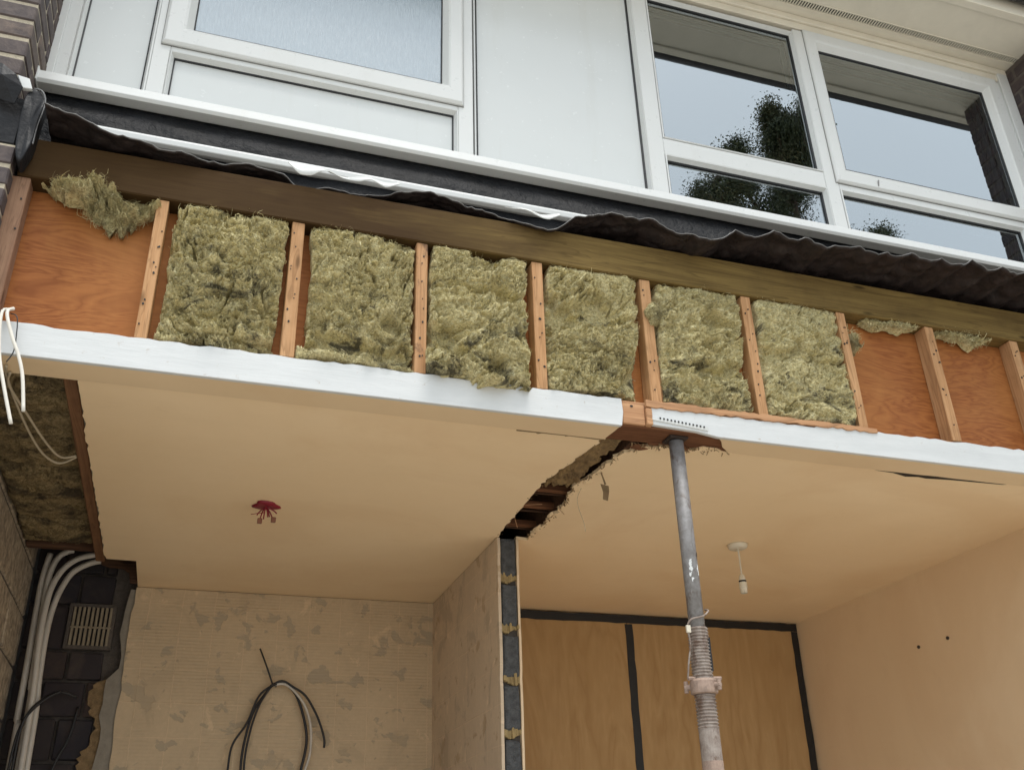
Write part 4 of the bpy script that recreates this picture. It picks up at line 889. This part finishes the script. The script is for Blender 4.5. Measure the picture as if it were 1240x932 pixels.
# ------------------------------------------------------------------ ceiling fittings
PD = thing('pendant_light', (2.277, 1.047, 2.80), 'white pendant lamp holder without a bulb hanging in the right room', 'pendant light')
m = MB(); m.lathe(2.277, 1.047, [(.030, 2.782), (.040, 2.786), (.045, 2.796), (.046, 2.803)], 24); m.build('ceiling_rose', 'plastic_white', PD, smooth=True)
m = MB(); m.tube([(2.277, 1.047, 2.785), (2.279, 1.048, 2.73), (2.278, 1.047, 2.665)], .0038, 6); m.build('flex', 'plastic_white', PD)
m = MB(); m.lathe(2.278, 1.047, [(.006, 2.668), (.011, 2.662), (.015, 2.650), (.0155, 2.640)], 16); m.build('cap', 'plastic_white', PD)
m = MB(); m.lathe(2.278, 1.047, [(.0165, 2.640), (.0165, 2.632)], 16); m.build('ring', 'gasket', PD)
m = MB(); m.lathe(2.278, 1.047, [(.0175, 2.632), (.0178, 2.606), (.0155, 2.600), (.0155, 2.585), (.012, 2.585), (.012, 2.60)], 16, False); m.build('lamp_holder', 'plastic_white', PD)
RD = thing('red_ceiling_box', (.225, 1.031, 2.80), 'red ceiling box with bare wire ends in the left room', 'junction box')
m = MB(); n = 22; vs = []
for r_, z in ((.046, 2.803), (.047, 2.799), (.036, 2.795), (.016, 2.796)):
    for k in range(n): a = 2 * math.pi * k / n; q = 1 + .16 * math.sin(3 * a + .6) + .08 * math.sin(5 * a) ; vs.append((.225 + r_ * q * math.cos(a) * 1.05, 1.031 + r_ * q * math.sin(a), z))
m.add(vs, [(i * n + k, i * n + (k + 1) % n, (i + 1) * n + (k + 1) % n, (i + 1) * n + k) for i in range(3) for k in range(n)] + [tuple(range(3 * n, 4 * n))]); m.build('cover', 'red', RD, smooth=True)
for i, (dx, dy, dz) in enumerate(((-.018, 0, -.05), (-.006, -.012, -.052), (.010, -.006, -.040), (.030, .004, -.045), (.018, .012, -.03), (-.030, .006, -.030), (.042, -.004, -.022))):
    m = MB(); m.tube([(.225 + dx * .2, 1.031 + dy, 2.792), (.225 + dx * .7, 1.031 + dy * 1.2, 2.792 + dz * .5), (.225 + dx, 1.031 + dy * 1.4, 2.792 + dz)], .0026, 6); m.build('wire', 'red', RD)
for x, z in ((.207, 2.737), (.257, 2.745)): box('terminal_block', 'copper', (x - .009, x + .009, 1.022, 1.036, z - .010, z + .010), RD, .002)
m = MB(); m.tube([(.22, 1.025, 2.77), (.20, 1.02, 2.764), (.172, 1.02, 2.757)], .0015, 5); m.build('wire', 'red', RD)

# ------------------------------------------------------------------ hoarding plywood on the back wall, black tape
GP = 'plywood boards on the back wall'
box('plywood_board', 'boardply', (1.300, 2.302, 2.315, 2.333, .16, 2.787), None, .002, label='plywood board covering the back wall, left of the black tape line', cat='plywood board', group=GP)
box('plywood_board', 'boardply', (2.306, 3.362, 2.315, 2.333, .16, 2.787), None, .002, label='plywood board covering the back wall, between the tape and the right wall', cat='plywood board', group=GP)
def tape(pts, label):
    """ragged cloth tape, quad strip standing 1.5 mm proud"""
    m = MB(); n = 40; (x0, z0, x1, z1, w, ax) = pts; vs = []
    for i in range(n + 1):
        t = i / n; x = x0 + (x1 - x0) * t; z = z0 + (z1 - z0) * t; a = w / 2 + random.uniform(-.0025, .0025); b = w / 2 + random.uniform(-.0025, .0025)
        for y in (2.3125, 2.3145):
            if ax == 'z': vs += [(x - a, y, z), (x + b, y, z)]
            else: vs += [(x, y, z - a), (x, y, z + b)]
    fs = []
    for i in range(n):
        o = i * 4; p = o + 4; fs += [(o, o + 1, p + 1, p), (o + 2, p + 2, p + 3, o + 3), (o, p, p + 2, o + 2), (o + 1, o + 3, p + 3, p + 1)]
    m.add(vs, fs); return m.build('black_tape', 'tape', None, label=label, cat='tape', group='black tape over the plywood joints')
tape((1.30, 2.770, 3.395, 2.776, .044, 'x'), 'black tape along the top of the plywood under the ceiling')
tape((2.314, .16, 2.314, 2.747, .046, 'z'), 'black upright tape over the joint between the two plywood boards')
tape((3.352, .16, 3.374, 2.752, .042, 'z'), 'black upright tape in the corner by the right wall')
m = MB(); m.add([(1.66 + .03 * math.cos(k * .7) * random.uniform(.5, 1), 2.3142, 2.50 + .03 * math.sin(k * .7) * random.uniform(.5, 1)) for k in range(9)], [tuple(range(9))]); 
for i, (y, z) in enumerate(((1.340, 2.461), (1.136, 2.460))):
    m = MB(); m.lathe(0, 0, [(.008, 0), (.0085, .006), (.006, .009)], 10); me = m.mesh('wall_plug'); me.materials.append(M['rust'])
    o = link('wall_plug', me, None, None, (3.401, y, z), 'dark wall plug hole in the right wall, %s' % ('the one deeper in the room' if i == 0 else 'the one nearer the opening'), 'wall plug', 'plug holes in the right wall'); o.rotation_euler = (0, -math.pi / 2, 0)

# ------------------------------------------------------------------ cables, conduits, air brick
def cable(name, pts, r, mat, label, cat, group=None, n=7):
    m = MB(); m.tube(pts, r, n, smooth=5); return m.build(name, mat, None, smooth=True, label=label, cat=cat, group=group)
CN = 'white conduits in the back left corner'
cable('conduit', [(-.659,2.27,2.925),(-.672,2.27,2.794),(-.669,2.27,2.581),(-.664,2.27,2.376),(-.662,2.27,2.177),(-.655,2.27,1.983),(-.65,2.27,.16)], .0135, 'conduit', 'white conduit in the dark corner, the one nearest the block wall', 'conduit', CN, 10)
cable('conduit', [(-.56,2.26,2.945),(-.585,2.255,2.935),(-.620,2.255,2.905),(-.640,2.25,2.835),(-.643,2.25,2.737),(-.637,2.25,2.534),(-.629,2.25,2.331),(-.618,2.25,2.062),(-.61,2.25,.16)], .0135, 'conduit', 'white conduit in the dark corner, second from the block wall', 'conduit', CN, 10)
cable('conduit', [(-.42,2.24,2.93),(-.468,2.24,2.923),(-.537,2.24,2.898),(-.592,2.235,2.838),(-.622,2.23,2.750),(-.630,2.225,2.642),(-.627,2.22,2.501),(-.603,2.22,1.979),(-.59,2.22,.16)], .0135, 'conduit', 'white conduit bending over to the joist, third from the block wall', 'conduit', CN, 10)
cable('conduit', [(-.36,2.27,2.905),(-.412,2.27,2.906),(-.457,2.27,2.899),(-.511,2.27,2.873),(-.557,2.27,2.829),(-.590,2.265,2.740),(-.606,2.26,2.643),(-.609,2.25,2.523),(-.603,2.25,2.353),(-.585,2.25,1.983),(-.57,2.25,.16)], .0135, 'conduit', 'white conduit bending over to the joist, the one nearest the air brick', 'conduit', CN, 10)
for i, p in enumerate(([(-.50,2.24,2.30),(-.56,2.22,2.26),(-.625,2.20,2.17),(-.645,2.19,2.03),(-.64,2.19,1.80)], [(-.44,2.30,2.285),(-.52,2.27,2.30),(-.60,2.20,2.22),(-.632,2.19,2.10),(-.625,2.18,1.80)], [(-.43,2.33,2.25),(-.445,2.32,2.12),(-.48,2.31,2.02),(-.52,2.3,1.85)])):
    cable('black_cable', p, .006, 'cable_black', ('thin black cable looping across the lower conduits, left one', 'thin black cable looping across the lower conduits, right one', 'thin black cable hanging on the sooty blocks')[i], 'cable', 'black cables in the back left corner')
WC = 'cut white cables at the left end of the lintel'
cable('white_cable', [(-.572,-.012,2.925),(-.583,-.028,2.900),(-.566,-.03,2.787),(-.536,-.03,2.689),(-.498,-.03,2.582)], .0048, 'cable_white', 'cut white cable hanging over the left lintel end, the longer one', 'cable', WC)
cable('white_cable', [(-.560,-.012,2.93),(-.570,-.028,2.906),(-.544,-.03,2.835),(-.519,-.03,2.783),(-.497,-.03,2.721),(-.476,-.03,2.620)], .0048, 'cable_white', 'cut white cable hanging over the left lintel end, the shorter one', 'cable', WC)
cable('earth_wire', [(-.565,-.01,2.915),(-.545,-.02,2.90),(-.536,-.02,2.842),(-.534,-.02,2.795),(-.545,-.02,2.762)], .0016, 'cable_black', 'thin dark wire between the cut white cables', 'wire')
cable('loop_cable', [(-.56,.06,2.79),(-.571,.160,2.80),(-.563,.387,2.80),(-.546,.585,2.798),(-.521,.710,2.795),(-.480,.765,2.795),(-.430,.745,2.815)], .004, 'cable_cream', 'dusty cream cable looping through the open ceiling to the joist, lower one', 'cable', 'dusty cables under the loft wool')
cable('loop_cable', [(-.555,.10,2.79),(-.572,.203,2.80),(-.544,.400,2.80),(-.511,.603,2.80),(-.476,.720,2.80),(-.430,.735,2.815)], .004, 'cable_cream', 'dusty cream cable looping through the open ceiling to the joist, upper one', 'cable', 'dusty cables under the loft wool')
CC = thing('cable_coil', (.42, 2.28, 1.98), 'coil of black and grey cable hung on the stripped back wall', 'cable')
for p, r, mt in (([(.338,2.265,2.524),(.375,2.255,2.44),(.414,2.27,2.352)], .0042, 'cable_black'),
                 ([(.430,2.27,2.352),(.405,2.27,2.352),(.351,2.27,2.303),(.309,2.265,2.184),(.255,2.265,2.092),(.244,2.27,1.993),(.25,2.27,1.85),(.33,2.27,1.70)], .0052, 'cable_black'),
                 ([(.43,2.275,2.365),(.405,2.275,2.350),(.340,2.275,2.250),(.308,2.275,2.118),(.300,2.275,1.987),(.32,2.275,1.80),(.42,2.275,1.69)], .006, 'cable_black'),
                 ([(.43,2.262,2.36),(.400,2.262,2.342),(.352,2.262,2.25),(.322,2.262,2.118),(.314,2.262,1.987),(.34,2.262,1.80),(.44,2.262,1.72)], .005, 'cable_black'),
                 ([(.405,2.275,2.355),(.452,2.275,2.374),(.511,2.275,2.334),(.549,2.275,2.266),(.579,2.275,2.173),(.588,2.275,2.096),(.572,2.275,1.988),(.53,2.275,1.80),(.42,2.275,1.69)], .0065, 'cable_black'),
                 ([(.41,2.265,2.355),(.468,2.262,2.362),(.526,2.262,2.319),(.573,2.262,2.256),(.603,2.262,2.163),(.606,2.262,2.056),(.590,2.262,1.988),(.54,2.262,1.82),(.44,2.262,1.72)], .0062, 'conduit'),
                 ([(.40,2.258,2.35),(.452,2.258,2.376),(.508,2.255,2.348),(.569,2.255,2.308),(.630,2.258,2.215),(.667,2.262,2.123),(.670,2.265,2.079)], .0055, 'cable_black')):
    m = MB(); m.tube(p, r, 7, smooth=5); m.build('strand', mt, CC, smooth=True)
m = MB(); m.tube([(.420, 2.30, 2.372), (.418, 2.25, 2.362)], .004, 6); m.build('hook_nail', 'rust', CC)
# air brick
AB = thing('air_brick', (-.43, 2.33, 2.52), 'beige louvred air brick in the sooty blocks behind the conduits', 'air brick')
m = MB(); m.ring(-.540, -.335, 2.505, 2.715, [(0, 2.332), (.016, 2.330), (.016, 2.37), (0, 2.37)]); m.build('surround', 'mortar_dark', AB)
box('back', 'black', (-.53, -.345, 2.352, 2.36, 2.515, 2.705), AB, 0)
for i in range(9): box('slat', 'vent', (-.521 + i * .0198, -.509 + i * .0198, 2.328, 2.352, 2.521, 2.699), AB, .002)
box('cross_bar', 'vent', (-.524, -.346, 2.324, 2.332, 2.600, 2.608), AB, .001)
# open ceiling bay on the left: joist, wool, timber at its far end
JO = box('ceiling_joist', 'joist', (-.428, -.390, .118, 1.96, 2.812, 2.96), None, .003, label='red brown ceiling joist beside the loft wool', cat='joist')
m = MB(); m.box(-.3895, -.372, .13, 1.86, 2.8155, 2.84); m.build('packing', 'cement', JO, .002, .002)
GL = 'loft wool in the open ceiling bay'
for i, (y0, y1, lb) in enumerate(((.12, .53, 'brown loft wool piece nearest the lintel'), (.55, 1.00, 'brown loft wool piece behind the hanging cables'), (1.02, 1.55, 'brown loft wool piece in the middle of the open bay'), (1.57, 1.84, 'brown loft wool piece at the far end of the open bay'))):
    wool('loft_wool', lb, 'insulation', GL, [-.715, -.715], [-.432, -.432], [y1, y1 + .01, y1 - .01], [y0, y0 - .01, y0], 2.862 + random.uniform(-.01, .012), 'wool_old', 'down', tuck=False, seed=20 + i, amp=.30, fibres=500, nu=50, nv=60, bulge=.015, thick=.06)
box('trimmer', 'darkwood', (-.715, -.43, 1.90, 1.95, 2.85, 2.99), None, .004, label='dark timber trimmer across the far end of the open ceiling bay', cat='timber')
m = MB(); m.prism([(-.43, 2.885), (-.40, 2.872), (-.33, 2.868), (-.30, 2.850), (-.290, 2.802), (-.258, 2.802), (-.258, 2.925), (-.43, 2.925)], 1, 2.24, 2.262)
m.build('cut_board', 'darkwood', None, .002, label='cut brown board in the hole at the back corner of the ceiling', cat='timber')

# ------------------------------------------------------------------ tree behind the viewer, seen in the glass
def tree(x, y, h, rad, zc, seed, label, n_clump=170, per=950):
    r = np.random.default_rng(seed); t = thing('garden_tree', (x, y, 0), label, 'tree')
    m = MB(); m.tube([(x, y, 0), (x + .15, y, h * .3), (x - .1, y + .1, h * .55), (x + .1, y, h * .84)], [.30, .26, .22, .18, .14, .1, .06, .04], 9)
    tips = []
    for k in range(24):
        t0 = r.uniform(.30, .90); a = r.uniform(0, 6.283); ln = rad * (1.0 - .75 * max(0, t0 - .5) / .5) * r.uniform(.5, 1.1)
        p0 = Vector((x, y, h * t0)); rise = min(ln * r.uniform(.7, 1.7), h * 1.01 - p0.z); p1 = p0 + Vector((math.cos(a) * ln, math.sin(a) * ln, rise))
        mid = (p0 + p1) / 2 + Vector((math.cos(a), math.sin(a), -.6)) * ln * .12
        m.tube([p0, mid, p1], [.06, .045, .03, .012], 5, smooth=2)
        for q in (.35, .5, .62, .74, .86, .95, 1.03): tips.append((p0 + (p1 - p0) * q + Vector(tuple(r.normal(0, .07, 3))), 1.15 - .75 * q))
    m.build('trunk', 'bark', t)
    V = []; T = []
    for k, tp in enumerate(tips):
        c = np.array(tp[0]); s = r.uniform(.13, .27) * tp[1]
        q = c + r.normal(0, 1, (per, 3)) * np.array([s, s, s * 1.15]) + np.stack([np.zeros(per), np.zeros(per), -.12 * np.ones(per)], -1)
        tone = np.clip(r.uniform(.1, .9) + r.normal(0, .18, per), 0, 1)
        d1 = r.normal(0, 1, (per, 3)); d1 /= np.linalg.norm(d1, axis=1)[:, None]; d2 = np.cross(d1, r.normal(0, 1, (per, 3))); d2 /= np.linalg.norm(d2, axis=1)[:, None]
        L = r.uniform(.013, .034, (per, 1)); w = L * .42
        V.append(np.stack([q - d1 * L, q + d2 * w, q + d1 * L, q - d2 * w], 1).reshape(-1, 3)); T.append(np.repeat(tone, 4))
    V = np.concatenate(V); F = np.arange(len(V)).reshape(-1, 4); me = np_mesh('crown', V, F, np.concatenate(T)); link('crown', me, 'leaf', t)
    return t
tree(7.6, -8.2, 13.5, 1.6, 9, 3, 'shorter dark garden tree reflected at the left of the left clear pane')
tree(9.35, -8.5, 15.0, 1.7, 9, 5, 'tallest dark garden tree reflected beside the window mullion')
tree(11.1, -8.7, 13.7, 1.4, 9, 8, 'dark garden tree reflected at the foot of the right clear pane')
